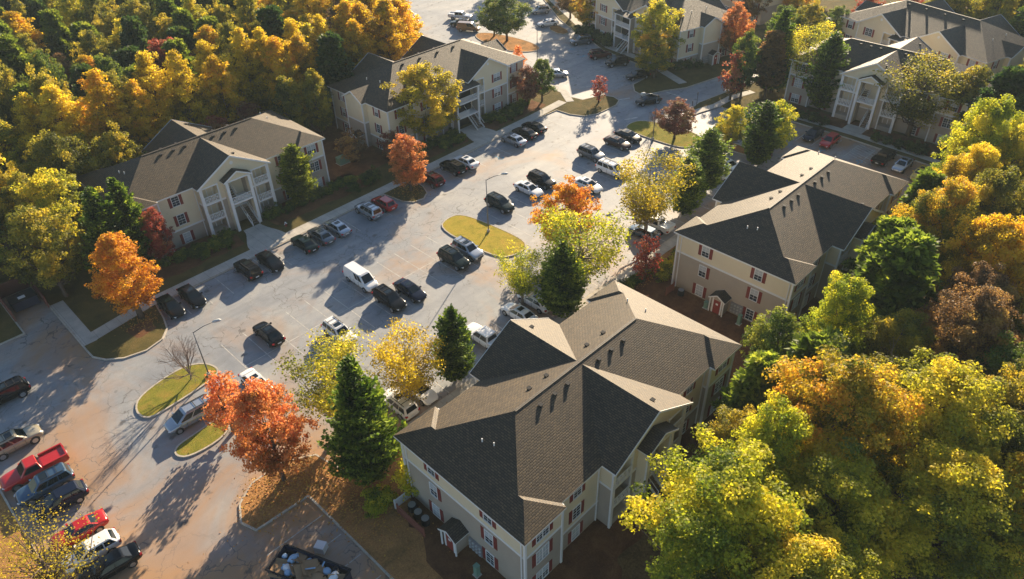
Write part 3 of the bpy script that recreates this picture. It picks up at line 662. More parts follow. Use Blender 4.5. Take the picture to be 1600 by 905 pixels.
def type2():
    root = empty('apartment_building'); L, V, o = 16.2, 8.4, .44; q = .75; RR = L - V; zr = E_ + S1 * V
    walls, trim, roof = MB(), MB(), MB(); zt = E_ - .05; wx, wy = L - o, V - o; gc, g = 6.2, 5.25
    shell(walls, trim, -wx, wx, -wy, wy, zt, 2.35)
    for x in (-wx, wx):
        for y in (-wy, wy): corner(trim, x, y, zt)
    yf = wy + q
    for s in (-1, 1):
        ys = s * yf
        for c in (-gc, gc):
            sg = 1 if c > 0 else -1; x0, x1 = (2.7, 10.95) if c > 0 else (-10.95, -2.7); W = x1 - x0
            bl0 = (.35, 2.35) if (c > 0) == (s < 0) else (W - 2.35, W - .35)
            if s > 0: bl0 = (W - bl0[1], W - bl0[0]) if False else bl0
            # balcony next to the centre
            near = (3.05, 5.05) if c > 0 else (-5.05, -3.05)
            h0 = (near[0] - x0, near[1] - x0) if s < 0 else (x1 - near[1], x1 - near[0])
            zf = ((.7, 2.4), (2.75, 5.0), (5.4, 7.65)); holes = [(h0[0], h0[1], a, b, 1.5) for a, b in zf]
            org, du, nr = ((x0, ys), (1, 0), (0, -1)) if s < 0 else ((x1, ys), (-1, 0), (0, 1))
            wallgrid(walls, org, du, W, [0, zt], holes, 5.1, nrm=nr)
            ap = E_ + S2 * g - .2
            pts = [(max(x0, c - g + .4), ys, zt), (min(x1, c + g - .4), ys, zt), (c, ys, ap)]
            pts = [(x0, ys, zt), (x1, ys, zt), (x1, ys, ap - S2 * abs(x1 - c)), (c, ys, ap), (x0, ys, ap - S2 * abs(x0 - c))]
            walls.poly(pts if s < 0 else pts[::-1], 0)
            a, b = sorted((ys, s * (wy - .2)))
            wallgrid(walls, (x0, b), (0, -1), b - a, [0, ap - S2 * abs(x0 - c)], [], 5.1, nrm=(-1, 0)); wallgrid(walls, (x1, a), (0, 1), b - a, [0, ap - S2 * abs(x1 - c)], [], 5.1, nrm=(1, 0))
            for x in (x0, x1): corner(trim, x, ys, zt)
            trim.box(x0, x1, ys - .05, ys + .05, 4.98, 5.22)
            for x in near: trim.box(x - .09, x + .09, ys - .06, ys + .06, 0, 7.8)
            trim.box(near[0], near[1], ys - .055, ys + .055, 7.65, 7.85)
            for k, (z0, z1) in enumerate(zf):
                if k: railing(root, near[0] + .08, near[1] - .08, ys, z0 - .02)
                slider(root, sum(near) / 2, ys - s * 1.44, max(z0, .3), 1.6, min(2.0, z1 - z0 - .05), 0 if s < 0 else math.pi)
            for z, h in FLO: window(root, 8.3 * sg, ys, z, 1.5, h, 0 if s < 0 else math.pi)
            for z, h in FLO: window(root, 13.4 * sg, s * wy, z, 1.0, h, 0 if s < 0 else math.pi)
            vt = MB(); vt.tube([(c, ys, 9.9), (c, ys + s * .05, 9.9)], [.26, .26], 12); part('gable_vent', vt, MT['white'], root)
        # stair well between the gables
        pf = ys + s * 1.2; sr = MB(); ya, yb = sorted((pf + s * .3, s * (wy - 1)))
        zz = lambda y: 7.55 + (abs(pf) + .3 - abs(y)) * .25
        shing_slab(sr, *([(-2.9, ya, zz(ya)), (2.9, ya, zz(ya)), (2.9, yb, zz(yb)), (-2.9, yb, zz(yb))]), .16); part('stair_roof', sr, [MT['shingle_dark'], MT['white']], root)
        for x in (-2.5, 2.5): trim.box(x - .15, x + .15, pf - .12, pf + .12, 0, 7.5)
        walls.box(-2.7, -2.45, *sorted((pf, ys)), 0, 7.5, 1); walls.box(2.45, 2.7, *sorted((pf, ys)), 0, 7.5, 1)
        back = MB(); back.poly([(-2.4, s * (wy + .04), 0), (2.4, s * (wy + .04), 0), (2.4, s * (wy + .04), 7.9), (-2.4, s * (wy + .04), 7.9)]); part('breezeway_shade_sheet', back, MT['dark'], root)  # near-black sheet over the wall, painting the shade of the stairwell
        ld = MB()
        for z in (2.7, 5.2): ld.box(-2.4, 2.4, *sorted((pf, s * wy)), z - .2, z)
        part('landing', ld, MT['white'], root)
        for z in (2.7, 5.2): railing(root, -2.3, .2 if z < 3 else 2.3, pf, z, .95, 'landing_railing')
        st = MB()
        for i in range(11): st.box(.5, 2.0, *sorted((pf + s * (1.6 - i * .3), pf + s * (1.6 - i * .3 - .3))), i * .24, i * .24 + .1, 0)
        for x in (.45, 2.05): st.bar((x, pf + s * 1.7, .2), (x, pf - s * 1.6, 2.9), .07, .3, 1); st.bar((x, pf + s * 1.7, 1.1), (x, pf - s * 1.6, 3.8), .05, .08, 1)
        part('stairs', st, [MT['wood'], MT['white']], root)
    # utility gables on the ends
    for s in (-1, 1):
        x0, x1 = (-wx - .95, -wx + .1) if s < 0 else (wx - .1, wx + .95); yc = 0.05
        shell(walls, trim, x0, x1, yc - 2.35, yc + 2.35, zt, 4.5, 'FBL' if s < 0 else 'FBR')
        xe = x0 if s < 0 else x1; zz = zt + 1.3
        walls.poly([(xe, yc + 2.35, zt), (xe, yc - 2.35, zt), (xe, yc, zz)] if s < 0 else [(xe, yc - 2.35, zt), (xe, yc + 2.35, zt), (xe, yc, zz)], 0)
        for y in (yc - 2.35, yc + 2.35): corner(trim, xe, y, zt)
        rr = roof; z1 = E_ + S2 * 2.75
        xa, xb = (xe - .35, -wx + 5) if s < 0 else (wx - 5, xe + .35)
        shing_slab(rr, (xa, yc - 2.75, E_), (xb, yc - 2.75, E_), (xb, yc, z1), (xa, yc, z1)); shing_slab(rr, (xa, yc, z1), (xb, yc, z1), (xb, yc + 2.75, E_), (xa, yc + 2.75, E_))
        xo = xe + s * .37
        for q_ in (-1, 1): rr.bar((xo, yc, z1 - .08), (xo, yc + q_ * 2.75, E_ - .08), .04, .24, 1)
        utility_closet(root, xe, yc + (.6 if s > 0 else -.6), s * math.pi / 2); meter_bank(root, xe, yc + (-1.1 if s > 0 else 1.1), s * math.pi / 2)
        for y in (-4.9, 5.0):
            for z, h in FLO: window(root, s * wx, y, z, .9, h, s * math.pi / 2)
    part('wall', walls, [MT['cream'], MT['taupe'], MT['white'], MT['recess']], root); part('trim', trim, MT['white'], root)
    hiproof(roof, -L, L, -V, V, -RR, RR, 0, 0, zr)
    for c in (-gc, gc): gable_roof(roof, c, g - .03, -V - q, V + q, E_ + .004, S2)
    part('roof', roof, [MT['shingle'], MT['white']], root)
    cap = MB(); cap.box(-RR, RR, -.12, .12, zr - .06, zr + .012); part('ridge_cap', cap, MT['shingle_dark'], root)
    zf1 = lambda x, y: zr - S1 * abs(y)
    vents(root, (-6.4, -2.6, 1.4, 5.2), (-1.0,), zf1); vents(root, (-4.6, -1.0, 2.6), (1.4,), zf1)
    pipes(root, ((-12.4, 1.6), (-12.0, -1.6), (12.2, 2.0), (12.4, -2.2)), lambda x, y: E_ + S1 * (L - abs(x)))
    return root
A1 = type1(); B1 = type2()
GB = 'three storey apartment buildings round the parking lot'
def place(o, x, y, a, label): o.location = (x, y, 0); o.rotation_euler = (0, 0, R_(a)); tag(o, label, 'apartment building', GB); return o
place(A1, 37.2, 100.4, 0, 'apartment building at left with central gabled stairway, behind the red tree and facing the lot')
place(copy_tree(A1), 38.29, 30.35, 0, 'nearest apartment building, its wide brown shingled roof filling the lower centre')
place(copy_tree(A1), 81.77, 31.19, 0, 'apartment building at right centre with red door closet on its windowed end wall')
place(copy_tree(A1), 136.25, 41.3, -90, 'apartment building at upper right facing the lot, its gable and stairway under a brown roof')
place(B1, 80.9, 101.4, 0, 'apartment building half hidden behind the big yellow tree, left of the street junction')
place(copy_tree(B1), 140.2, 93.7, -104, 'apartment building at top centre behind yellow and orange trees, next to the curved pavement')
place(copy_tree(B1), 161.5, 43.2, -106, 'farthest apartment building at top right with two cream gables and dark roof')
def far_house(x, y, a, w, d, h, label):
    r = empty('far_house', (x, y, 0), R_(a)); tag(r, label, 'building'); wl = MB(); wallgrid(wl, (-w / 2, -d / 2), (1, 0), w, [0, h], [], h * .5, nrm=(0, -1)); wallgrid(wl, (w / 2, d / 2), (-1, 0), w, [0, h], [], h * .5, nrm=(0, 1)); wallgrid(wl, (-w / 2, d / 2), (0, -1), d, [0, h], [], h * .5, nrm=(-1, 0)); wallgrid(wl, (w / 2, -d / 2), (0, 1), d, [0, h], [], h * .5, nrm=(1, 0))
    part('wall', wl, [MT['cream'], MT['taupe'], MT['white'], MT['recess']], r); rf = MB(); hiproof(rf, -w / 2 - .4, w / 2 + .4, -d / 2 - .4, d / 2 + .4, -w / 2 + d / 2, w / 2 - d / 2, 0, 0, h + .45 * d / 2, e=h); part('roof', rf, [MT['shingle'], MT['white']], r)
    n = int(w / 4)
    for i in range(n):
        for z in ([.6, 3.4, 6.1] if h > 6 else [.8]):
            window(r, -w / 2 + (i + .5) * w / n, -d / 2, z, 1.4, 1.3, 0)
    d_ = MB(); d_.box(-.5, .5, -d / 2 - .06, -d / 2 + .02, 0, 2.1); part('door', d_, MT['door'], r)
far_house(174, 93, -104, 26, 12, 8.1, 'pale building glimpsed behind the top centre apartment block, at the frame edge')
far_house(88, 170, -20, 24, 12, 8.1, 'dark roofed house at the top edge beyond the yellow woodland')

# air
hz = MB(); hz.box(-185, 445, -105, 565, -1.2, 61.0)
hm = bpy.data.materials.new('haze_air'); hm.use_nodes = True; ht = hm.node_tree; ht.nodes.remove(ht.nodes['Principled BSDF'])
pv = ht.nodes.new('ShaderNodeVolumePrincipled'); pv.inputs['Color'].default_value = (.68, .84, .92, 1); pv.inputs['Density'].default_value = .00017; pv.inputs['Anisotropy'].default_value = .1
ht.links.new(pv.outputs[0], ht.nodes['Material Output'].inputs['Volume'])
tag(part('haze', hz, hm), kind='stuff')
# ------------------------------------------------------------------ yard things
def ac_unit(x, y, label):
    r = empty('air_conditioner', (x, y, .134)); tag(r, label, 'air conditioner', 'air conditioning units beside the buildings')
    b = MB(); b.prism([(.4 * math.cos(k * math.pi / 6), .4 * math.sin(k * math.pi / 6)) for k in range(12)], 0, .75); part('housing', b, MT['black'], r)
    g = MB(); g.prism([(.36 * math.cos(k * math.pi / 6), .36 * math.sin(k * math.pi / 6)) for k in range(12)], .75, .79); part('fan_grille', g, MT['metal'], r)
for i, (x, y) in enumerate(((22.3, 36.2), (22.2, 35.2), (22.2, 34.2))): ac_unit(x, y, ('%s air conditioner beside the white fence panel at the nearest building' % ('rear', 'middle', 'front')[i]))
ac_unit(65.7, 36.6, 'single air conditioner against the end wall of the right centre building')
for x, y in ((64.2, 108), (64.1, 107), (64.1, 106)): pass
def screen(x0, y0, x1, y1, m, label, h=1.2):
    a, b = Vector((x0, y0)), Vector((x1, y1)); r = empty('screen_fence', (*a, .13), math.atan2(b.y - a.y, b.x - a.x)); tag(r, label, 'fence'); L_ = (b - a).length
    p = MB(); n = int(L_ / .16)
    for i in range(n): p.box(i * L_ / n + .01, (i + 1) * L_ / n - .01, -.02, .02, .05, h)
    p.box(0, L_, .02, .07, .3, .38); p.box(0, L_, .02, .07, h - .25, h - .17); part('board_panel', p, m, r)
    for x in (0, L_): q = MB(); q.box(x - .06, x + .06, -.06, .06, 0, h + .08); part('post', q, m, r)
screen(21.3, 37.4, 23.0, 37.4, MT['white'], 'white screen fence panel at the corner of the nearest building')
screen(21.2, 33.2, 21.2, 36.9, MT['brick'], 'rust red screen fence beside the air conditioners of the nearest building')
screen(64.3, 37.8, 65.9, 37.8, MT['brick'], 'rust red screen fence at the corner of the right centre building')
def box_thing(name, x, y, dims, m, label, cat, z=.134, rot=0):
    r = empty(name, (x, y, z), rot); tag(r, label, cat); a, b, c = dims
    q = MB(); q.box(-a / 2, a / 2, -b / 2, b / 2, .06, c); part('cabinet', q, m, r); q = MB(); q.prism([(-a / 2 - .03, -b / 2 - .03), (a / 2 + .03, -b / 2 - .03), (a / 2 + .03, b / 2 + .03), (-a / 2 - .03, b / 2 + .03)], c, c + .06); part('lid', q, m, r)
    q = MB(); q.box(-a / 2 - .1, a / 2 + .1, -b / 2 - .1, b / 2 + .1, 0, .06); part('plinth', q, MT['concrete'], r)
box_thing('transformer_box', 55.8, 22.6, (1.6, 1.2, 1.0), MT['green'], 'green transformer box in the shade at the far corner of the nearest building', 'transformer')
box_thing('transformer_box', 57.9, 97.5, (1.8, 1.3, 1.1), MT['green'], 'green transformer box on the grass between the two left buildings', 'transformer')
box_thing('utility_pedestal', 65.6, 32.9, (.45, .45, .9), MT['green'], 'short green utility pedestal beside the red door closet', 'utility box')
box_thing('utility_pedestal', 65.6, 28.4, (.4, .4, 1.3), MT['green'], 'tall narrow green utility pedestal below the end wall meters', 'utility box')
box_thing('utility_pedestal', 21.9, 27.2, (.4, .4, 1.3), MT['green'], 'pale green utility pedestal beside the meters of the nearest building', 'utility box')
def lamp(x, y, h, ang, label, arm=2.2):
    r = empty('street_lamp', (x, y, .13), ang); tag(r, label, 'street lamp', 'parking lot lamps')
    p = MB(); p.tube([(0, 0, 0), (0, 0, h)], [.085, .05], 10); part('pole', p, MT['polemetal'], r, True)
    p = MB(); p.tube([(0, 0, 0), (0, 0, .35)], [.24, .2], 10); part('base', p, MT['concrete'], r)
    p = MB(); p.tube([(0, 0, h - .1), (arm * .5, 0, h + .35), (arm, 0, h + .55)], [.05, .045, .04], 8); part('arm', p, MT['polemetal'], r, True)
    p = MB(); p.tube([(arm - .1, 0, h + .55), (arm + .15, 0, h + .58), (arm + .6, 0, h + .58), (arm + .85, 0, h + .55)], [.07, .17, .2, .06], 8); part('lamp_head', p, MT['blind'], r, True)
lamp(18.0, 66.5, 6.3, R_(-20), 'grey street lamp on the west grass island beside the bare tree')
lamp(59.6, 64.7, 8.3, R_(-35), 'grey street lamp standing on the central yellow grass island')
lamp(99.0, 64.8, 8.0, R_(150), 'grey street lamp on the east island beside the round brown tree')
lamp(113.4, 105.2, 7.6, R_(-30), 'grey street lamp in the far lot above the white parked car')
def signpost(x, y, label, h=2.4, board=(.45, .6), m='metal'):
    r = empty('sign_post', (x, y, .13), R_(-135)); tag(r, label, 'sign'); p = MB(); p.tube([(0, 0, 0), (0, 0, h)], [.05, .05], 6); part('post', p, MT['black'], r)
    q = MB(); q.box(-board[0] / 2, board[0] / 2, -.06, -.03, h - board[1], h); part('sign_board', q, MT[m], r)
signpost(112.8, 66.1, 'dark sign post on the sunlit grass by the junction, left one', 2.2, (.4, .5), 'black'); signpost(115.6, 66.9, 'taller dark sign post on the sunlit grass by the junction', 2.8, (.4, .6), 'black')
signpost(122.2, 80.6, 'small pale sign beside the curved pavement under the orange tree', 1.8, (.5, .5), 'bagw')
# hydrant on the lawn
r = empty('fire_hydrant', (40.75, 87.3, .13)); tag(r, 'small red and white hydrant on the lawn right of the stairway path', 'fire hydrant')
p = MB(); p.tube([(0, 0, 0), (0, 0, .08), (0, 0, .09), (0, 0, .55)], [.17, .17, .12, .12], 10); part('barrel', p, MT['door'], r); p = MB(); p.tube([(0, 0, .55), (0, 0, .68), (0, 0, .76)], [.15, .11, .04], 10); part('bonnet', p, MT['bagw'], r)
for s in (-1, 1): p = MB(); p.tube([(s * .1, 0, .4), (s * .22, 0, .4)], [.07, .07], 8); part('outlet', p, MT['bagw'], r)

# dumpster with its load
def prism_shell(mb, a, b, h, t=.08, z=.25):
    mb.box(-a, a, -b, b, z, z + .08); mb.box(-a, a, -b, -b + t, z + .08, h); mb.box(-a, a, b - t, b, z + .08, h); mb.box(-a, -a + t, -b + t, b - t, z + .08, h); mb.box(a - t, a, -b + t, b - t, z + .08, h)
DX, DY, DA = 11.95, 36.9, R_(-67.8)
r = empty('roll_off_dumpster', (DX, DY, 0), DA); tag(r, 'long open navy roll-off dumpster full of rubbish at the bottom edge', 'dumpster')
p = MB(); prism_shell(p, 3.25, 1.25, 1.65); part('container', p, MT['navy'], r)
p = MB(); p.box(-3.33, 3.33, -1.36, -1.22, 1.65, 1.76); p.box(-3.33, 3.33, 1.22, 1.36, 1.65, 1.76); p.box(-3.33, -3.2, -1.22, 1.22, 1.65, 1.76); p.box(3.2, 3.33, -1.22, 1.22, 1.65, 1.76); part('top_rail', p, MT['black'], r)
p = MB()
for i in range(8):
    x = -3 + i * .857
    p.box(x - .05, x + .05, -1.34, -1.25, .3, 1.65); p.box(x - .05, x + .05, 1.25, 1.34, .3, 1.65)
part('side_ribs', p, MT['navy'], r)
for x in (-2.6, 2.6):
    for y in (-1.0, 1.0):
        p = MB(); p.tube([(x, y - .1, .16), (x, y + .1, .16)], [.16, .16], 12); part('wheel', p, MT['black'], r)
fl = MB(); fl.box(-3.1, 3.1, -1.15, 1.15, .34, .95); part('packed_rubbish', fl, MT['dark'], r)
rg = random.Random(3); ca, sa = math.cos(DA), math.sin(DA)
spots = []
for i in range(16):
    lx, ly = rg.uniform(-2.7, 2.7), rg.uniform(-.85, .85); wx_, wy_ = DX + lx * ca - ly * sa, DY + lx * sa + ly * ca; a, b, c = rg.uniform(.35, .7), rg.uniform(.3, .6), rg.uniform(.25, .5)
    m = MB(); m.box(-a, a, -b, b, 0, c); m.poly([(-a, -b, c + .003), (a, -b, c + .003), (a, -b - .25, c + .2), (-a, -b - .25, c + .2)]); m.poly([(-a, b, c + .003), (-a, b + .2, c - .1), (a, b + .2, c - .1), (a, b, c + .003)])
    o = part('cardboard_box', m, MT['card'], loc=(wx_, wy_, .95 + rg.uniform(0, .35)), rot=(rg.uniform(-.3, .3), rg.uniform(-.3, .3), rg.uniform(0, 6)))
    tag(o, 'brown cardboard box thrown in the open dumpster', 'box', 'cardboard boxes in the dumpster')
def blob(rad, seed, sx=1, sy=1, sz=.7):
    bm = bmesh.new(); bmesh.ops.create_icosphere(bm, subdivisions=3, radius=rad); rr = random.Random(seed)
    ph = [(rr.uniform(2, 6), rr.uniform(0, 6), rr.uniform(2, 6), rr.uniform(0, 6)) for _ in range(4)]
    for v in bm.verts:
        d = sum(math.sin(v.co.x / rad * a + b) * math.sin(v.co.y / rad * c + e) for a, b, c, e in ph) * .08
        v.co *= 1 + d; v.co = Vector((v.co.x * sx, v.co.y * sy, v.co.z * sz))
    me = bpy.data.meshes.new('bag'); bm.to_mesh(me); bm.free(); me.polygons.foreach_set('use_smooth', [True] * len(me.polygons)); return me
for i in range(15):
    lx, ly = rg.uniform(-2.8, 2.8), rg.uniform(-.9, .9); wx_, wy_ = DX + lx * ca - ly * sa, DY + lx * sa + ly * ca; k = i % 3
    me = blob(rg.uniform(.2, .38), i, rg.uniform(.8, 1.6)); me.materials.append((MT['bagb'], MT['bagw'], MT['bagb'])[k] if i != 7 else MT['black'])
    tag(link('rubbish_bag', me, None, (wx_, wy_, 1.3 + rg.uniform(0, .25)), (0, 0, rg.uniform(0, 6))), 'black rubbish bag in the open dumpster' if i == 7 else ('white rubbish bag in the open dumpster' if k == 1 else 'pale blue rubbish bag in the open dumpster'), 'rubbish bag', 'rubbish bags in the dumpster')
for i in range(14):
    lx, ly = rg.uniform(-2.5, 2.5), rg.uniform(-.8, .8); wx_, wy_ = DX + lx * ca - ly * sa, DY + lx * sa + ly * ca; m = MB(); l_ = rg.uniform(.5, 1.1); m.box(-l_, l_, -.06, .06, 0, .05)
    blue = i % 2; tag(part('scrap_board', m, MT['bagb'] if blue else MT['wood'], loc=(wx_, wy_, 1.35 + rg.uniform(0, .3)), rot=(rg.uniform(-.2, .2), rg.uniform(-.25, .25), rg.uniform(0, 3))), 'pale blue scrap strip lying on the dumpster load' if blue else 'brown scrap board lying on the dumpster load', 'scrap', 'scrap strips and boards in the dumpster')
m = MB(); m.box(-.45, .45, -.4, .4, .0, .8); m.box(-.47, .47, -.42, -.4, .05, .76); tag(part('discarded_appliance', m, MT['bagw'], loc=(14.2, 38.8, .008), rot=(0, 0, R_(-60))), 'white discarded cabinet standing on the ground beside the dumpster', 'appliance')
# bin store
r = empty('bin_enclosure', (8.1, 96.2, 0)); tag(r, 'red brick bin enclosure in deep shade under the trees at left', 'enclosure')
for nm, b_ in (('side_wall', (-2.0, -1.85, -3.4, 3.2, .1, 1.9)), ('side_wall', (1.85, 2.0, -3.4, 3.2, .1, 1.9)), ('back_wall', (-2.0, 2.0, 3.2, 3.4, .1, 1.9))):
    p = MB(); p.box(*b_); part(nm, p, MT['brick_dark'], r)
r = empty('dumpster', (8.2, 95.6, .01)); tag(r, 'dark blue lidded dumpster inside the red brick enclosure', 'dumpster')
p = MB(); p.prism([(-1.4, -1.0), (1.4, -1.0), (1.5, 1.1), (-1.5, 1.1)], .15, 1.35); part('container', p, MT['navy'], r); p = MB(); p.box(-1.5, -.02, -1.0, 1.15, 1.36, 1.44); p.box(.02, 1.5, -1.0, 1.15, 1.36, 1.44); part('lid', p, MT['black'], r); p = MB(); p.box(-.5, .3, -.5, -.1, 1.445, 1.6); part('lid_rubbish', p, MT['bagw'], r)

# ------------------------------------------------------------------ cars
PAINT = {k: mat(k + '_car_paint', c, .22, m_, spec=.5 if sum(c) > .3 else .22, coat=.5 if sum(c) > .3 else .06) for k, c, m_ in (('black', (.006, .0065, .008), 0), ('white', (.74, .74, .72), 0), ('silver', (.40, .43, .46), .6), ('grey', (.13, .145, .16), .5), ('red', (.42, .015, .012), .1),
    ('maroon', (.07, .008, .011), .0), ('darkgreen', (.008, .018, .017), 0), ('blue', (.05, .10, .16), .4), ('navy', (.008, .013, .03), .0), ('steel', (.09, .13, .17), .5), ('tan', (.30, .27, .2), .3), ('yellow', (.48, .34, .05), .1), ('plum', (.045, .026, .026), .0), ('brown', (.22, .12, .05), .1))}
KINDS = dict(
    sedan=dict(L=4.85, w=.91, st=[(-2.42, .66, .38, .80), (-2.34, .82, .28, .97), (-1.6, .9, .2, 1.03), (0, .91, .2, .98), (1.2, .9, .2, .93), (1.95, .87, .22, .83), (2.3, .76, .3, .68), (2.42, .55, .38, .55)], cab=(-1.85, 1.2, -1.12, .30), bz=.94, rz=1.45, cw=(.82, .6)),
    coupe=dict(L=4.6, w=.9, st=[(-2.3, .64, .38, .76), (-2.22, .82, .28, .93), (-1.5, .9, .2, .98), (0, .89, .2, .93), (1.2, .9, .2, .90), (1.9, .86, .22, .80), (2.2, .72, .3, .64), (2.3, .5, .38, .52)], cab=(-1.7, .9, -.95, .15), bz=.9, rz=1.32, cw=(.8, .57)),
    suv=dict(L=4.75, w=.94, st=[(-2.36, .8, .42, .95), (-2.3, .89, .34, 1.1), (-1.6, .93, .28, 1.14), (0, .94, .28, 1.12), (1.2, .93, .28, 1.1), (1.95, .9, .3, 1.02), (2.28, .82, .36, .88), (2.37, .66, .42, .7)], cab=(-2.28, 1.15, -2.0, .35), bz=1.08, rz=1.76, cw=(.86, .68)),
    hatch=dict(L=4.4, w=.9, st=[(-2.2, .76, .38, .9), (-2.14, .86, .3, 1.02), (-1.5, .9, .22, 1.05), (0, .9, .22, 1.0), (1.1, .89, .22, .97), (1.8, .86, .24, .86), (2.1, .76, .3, .7), (2.2, .58, .38, .58)], cab=(-2.05, 1.2, -1.6, .2), bz=.98, rz=1.55, cw=(.83, .62)),
    minivan=dict(L=5.1, w=.97, st=[(-2.52, .84, .4, .95), (-2.46, .93, .3, 1.08), (-1.7, .97, .22, 1.12), (0, .97, .22, 1.08), (1.3, .95, .22, 1.04), (2.0, .92, .24, .92), (2.42, .8, .3, .74), (2.54, .6, .38, .6)], cab=(-2.45, 1.65, -2.2, .55), bz=1.04, rz=1.76, cw=(.88, .7)),
    van=dict(L=5.9, w=1.02, st=[(-2.95, .9, .45, 1.2), (-2.9, 1.0, .36, 1.3), (-1.7, 1.02, .3, 1.34), (0, 1.02, .3, 1.34), (1.7, 1.0, .3, 1.26), (2.4, .98, .3, 1.12), (2.85, .9, .36, .98), (2.95, .76, .45, .8)], cab=(-2.9, 2.05, -2.75, 1.05), bz=1.25, rz=2.25, cw=(.97, .84)),
    pickup=dict(L=5.6, w=.98, st=[(-2.8, .9, .5, 1.04), (-2.74, .96, .42, 1.08), (-1.7, .98, .36, 1.1), (-.62, .98, .36, 1.1), (1.2, .97, .36, 1.12), (2.1, .95, .36, 1.08), (2.7, .88, .4, .96), (2.8, .74, .48, .78)], cab=(-.62, 1.25, -.45, .55), bz=1.1, rz=1.82, cw=(.88, .7)),
    truck=dict(L=5.6, w=.98, st=[(-2.8, .9, .5, 1.04), (-2.74, .96, .42, 1.08), (-1.7, .98, .36, 1.1), (-.9, .98, .36, 1.1), (1.2, .97, .36, 1.12), (2.1, .95, .36, 1.08), (2.7, .88, .4, .96), (2.8, .74, .48, .78)], cab=(-1.3, 1.25, -1.15, .55), bz=1.1, rz=1.82, cw=(.88, .7)))
def quadpiece(mb, A, B, C, D, mx, my, off):
    """inset quad on plane A(bl) B(br) C(tr) D(tl)"""
    A, B, C, D = map(Vector, (A, B, C, D)); n = (B - A).cross(D - A).normalized() * off
    f = lambda u, v: (A * (1 - u) + B * u) * (1 - v) + (D * (1 - u) + C * u) * v + n
    mb.poly([f(mx, my), f(1 - mx, my), f(1 - mx, 1 - my), f(mx, 1 - my)])
def make_car(kind):
    K = KINDS[kind]; rings = []
    for x, hw, zb, zt in K['st']:
        zm = zb + (zt - zb) * .5
        half = [(0, zb), (hw * .84, zb), (hw * .96, zb + .1), (hw, zm), (hw * .985, zt - .13), (hw * .93, zt - .03), (hw * .78, zt + .012), (0, zt + .035)]
        rings.append([(x, y, z) for y, z in half] + [(x, -y, z) for y, z in half[-2:0:-1]])
    b = MB(); n = len(rings[0]); b.v = [p for r_ in rings for p in r_]
    for i in range(len(rings) - 1):
        for k in range(n):
            b.f.append((i * n + k, (i + 1) * n + k, (i + 1) * n + (k + 1) % n, i * n + (k + 1) % n)); b.m.append(0); b.uv += [(0, 0)] * 4
    b.f.append(tuple(range(n))); b.m.append(0); b.uv += [(0, 0)] * n; j = (len(rings) - 1) * n; b.f.append(tuple(j + k for k in range(n))[::-1]); b.m.append(0); b.uv += [(0, 0)] * n
    bx0, bx1, tx0, tx1 = K['cab']; bz, rz = K['bz'], K['rz']; bw, tw = K['cw']
    root = empty('parked_car'); parts = {}
    P = lambda me, name, m, par=root, loc=None: link(name, me, par, loc)
    body = part('body', b, MT['trimb'], root, True)
    mod = body.modifiers.new('sub', 'SUBSURF'); mod.levels = 1; mod.render_levels = 1
    if kind in ('pickup', 'truck'):
        q = MB(); x0, x1 = -2.66, bx0 - .08; q.poly([(x0, -.82, 1.155), (x1, -.82, 1.155), (x1, .82, 1.155), (x0, .82, 1.155)], 1)
        for (a0, a1, c0, c1) in ((x0 - .1, x1, .8, .95), (x0 - .1, x1, -.95, -.8), (x0 - .12, x0 + .0, -.8, .8)): q.box(a0, a1, c0, c1, 1.0, 1.34, 0)
        part('bed', q, [MT['trimb'], MT['trimb']], root)
    c = MB(); rg_ = []
    for t, sq in ((0, 1), (.5, 1.0), (.9, .985), (1.0, .93)):
        xx0, xx1 = bx0 + (tx0 - bx0) * t, bx1 + (tx1 - bx1) * t; hw = bw + (tw - bw) * t; z = bz - .03 + (rz - bz) * (t if t < 1 else 1.0)
        xm = (xx0 + xx1) / 2; hx = (xx1 - xx0) / 2; ring = []
        for ax, ay in ((1, -.8), (1, .8), (.93, 1), (-.93, 1), (-1, .8), (-1, -.8), (-.93, -1), (.93, -1)): ring.append((xm + hx * ax * (sq if t == 1 else 1), hw * ay * sq, z - (.0 if t < .95 else -.015)))
        rg_.append(ring)
    c.v = [p for r_ in rg_ for p in r_]
    for i in range(3):
        for k in range(8): c.f.append((i * 8 + k, i * 8 + (k + 1) % 8, (i + 1) * 8 + (k + 1) % 8, (i + 1) * 8 + k)); c.m.append(0); c.uv += [(0, 0)] * 4
    c.f.append(tuple(24 + k for k in range(8))); c.m.append(0); c.uv += [(0, 0)] * 8
    part('cabin', c, MT['trimb'], root)
    def C(xb, yb, t): # corner at param
        return (xb[0] + (xb[1] - xb[0]) * t, yb * (bw + (tw - bw) * t), bz - .03 + (rz - bz) * t)
    g = MB(); quadpiece(g, C((bx1, tx1), -.84, .06), C((bx1, tx1), .84, .06), C((bx1, tx1), .84, .9), C((bx1, tx1), -.84, .9), .02, .03, .012); part('windscreen', g, MT['cglass'], root)
    g = MB(); quadpiece(g, C((bx0, tx0), .84, .12), C((bx0, tx0), -.84, .12), C((bx0, tx0), -.84, .88), C((bx0, tx0), .84, .88), .03, .04, .012); part('rear_window', g, MT['cglass'], root)
    # side glass, split by pillars
    splits = {'sedan': 2, 'coupe': 1, 'suv': 3, 'hatch': 3, 'minivan': 3, 'van': 2, 'pickup': 1, 'truck': 2}[kind]
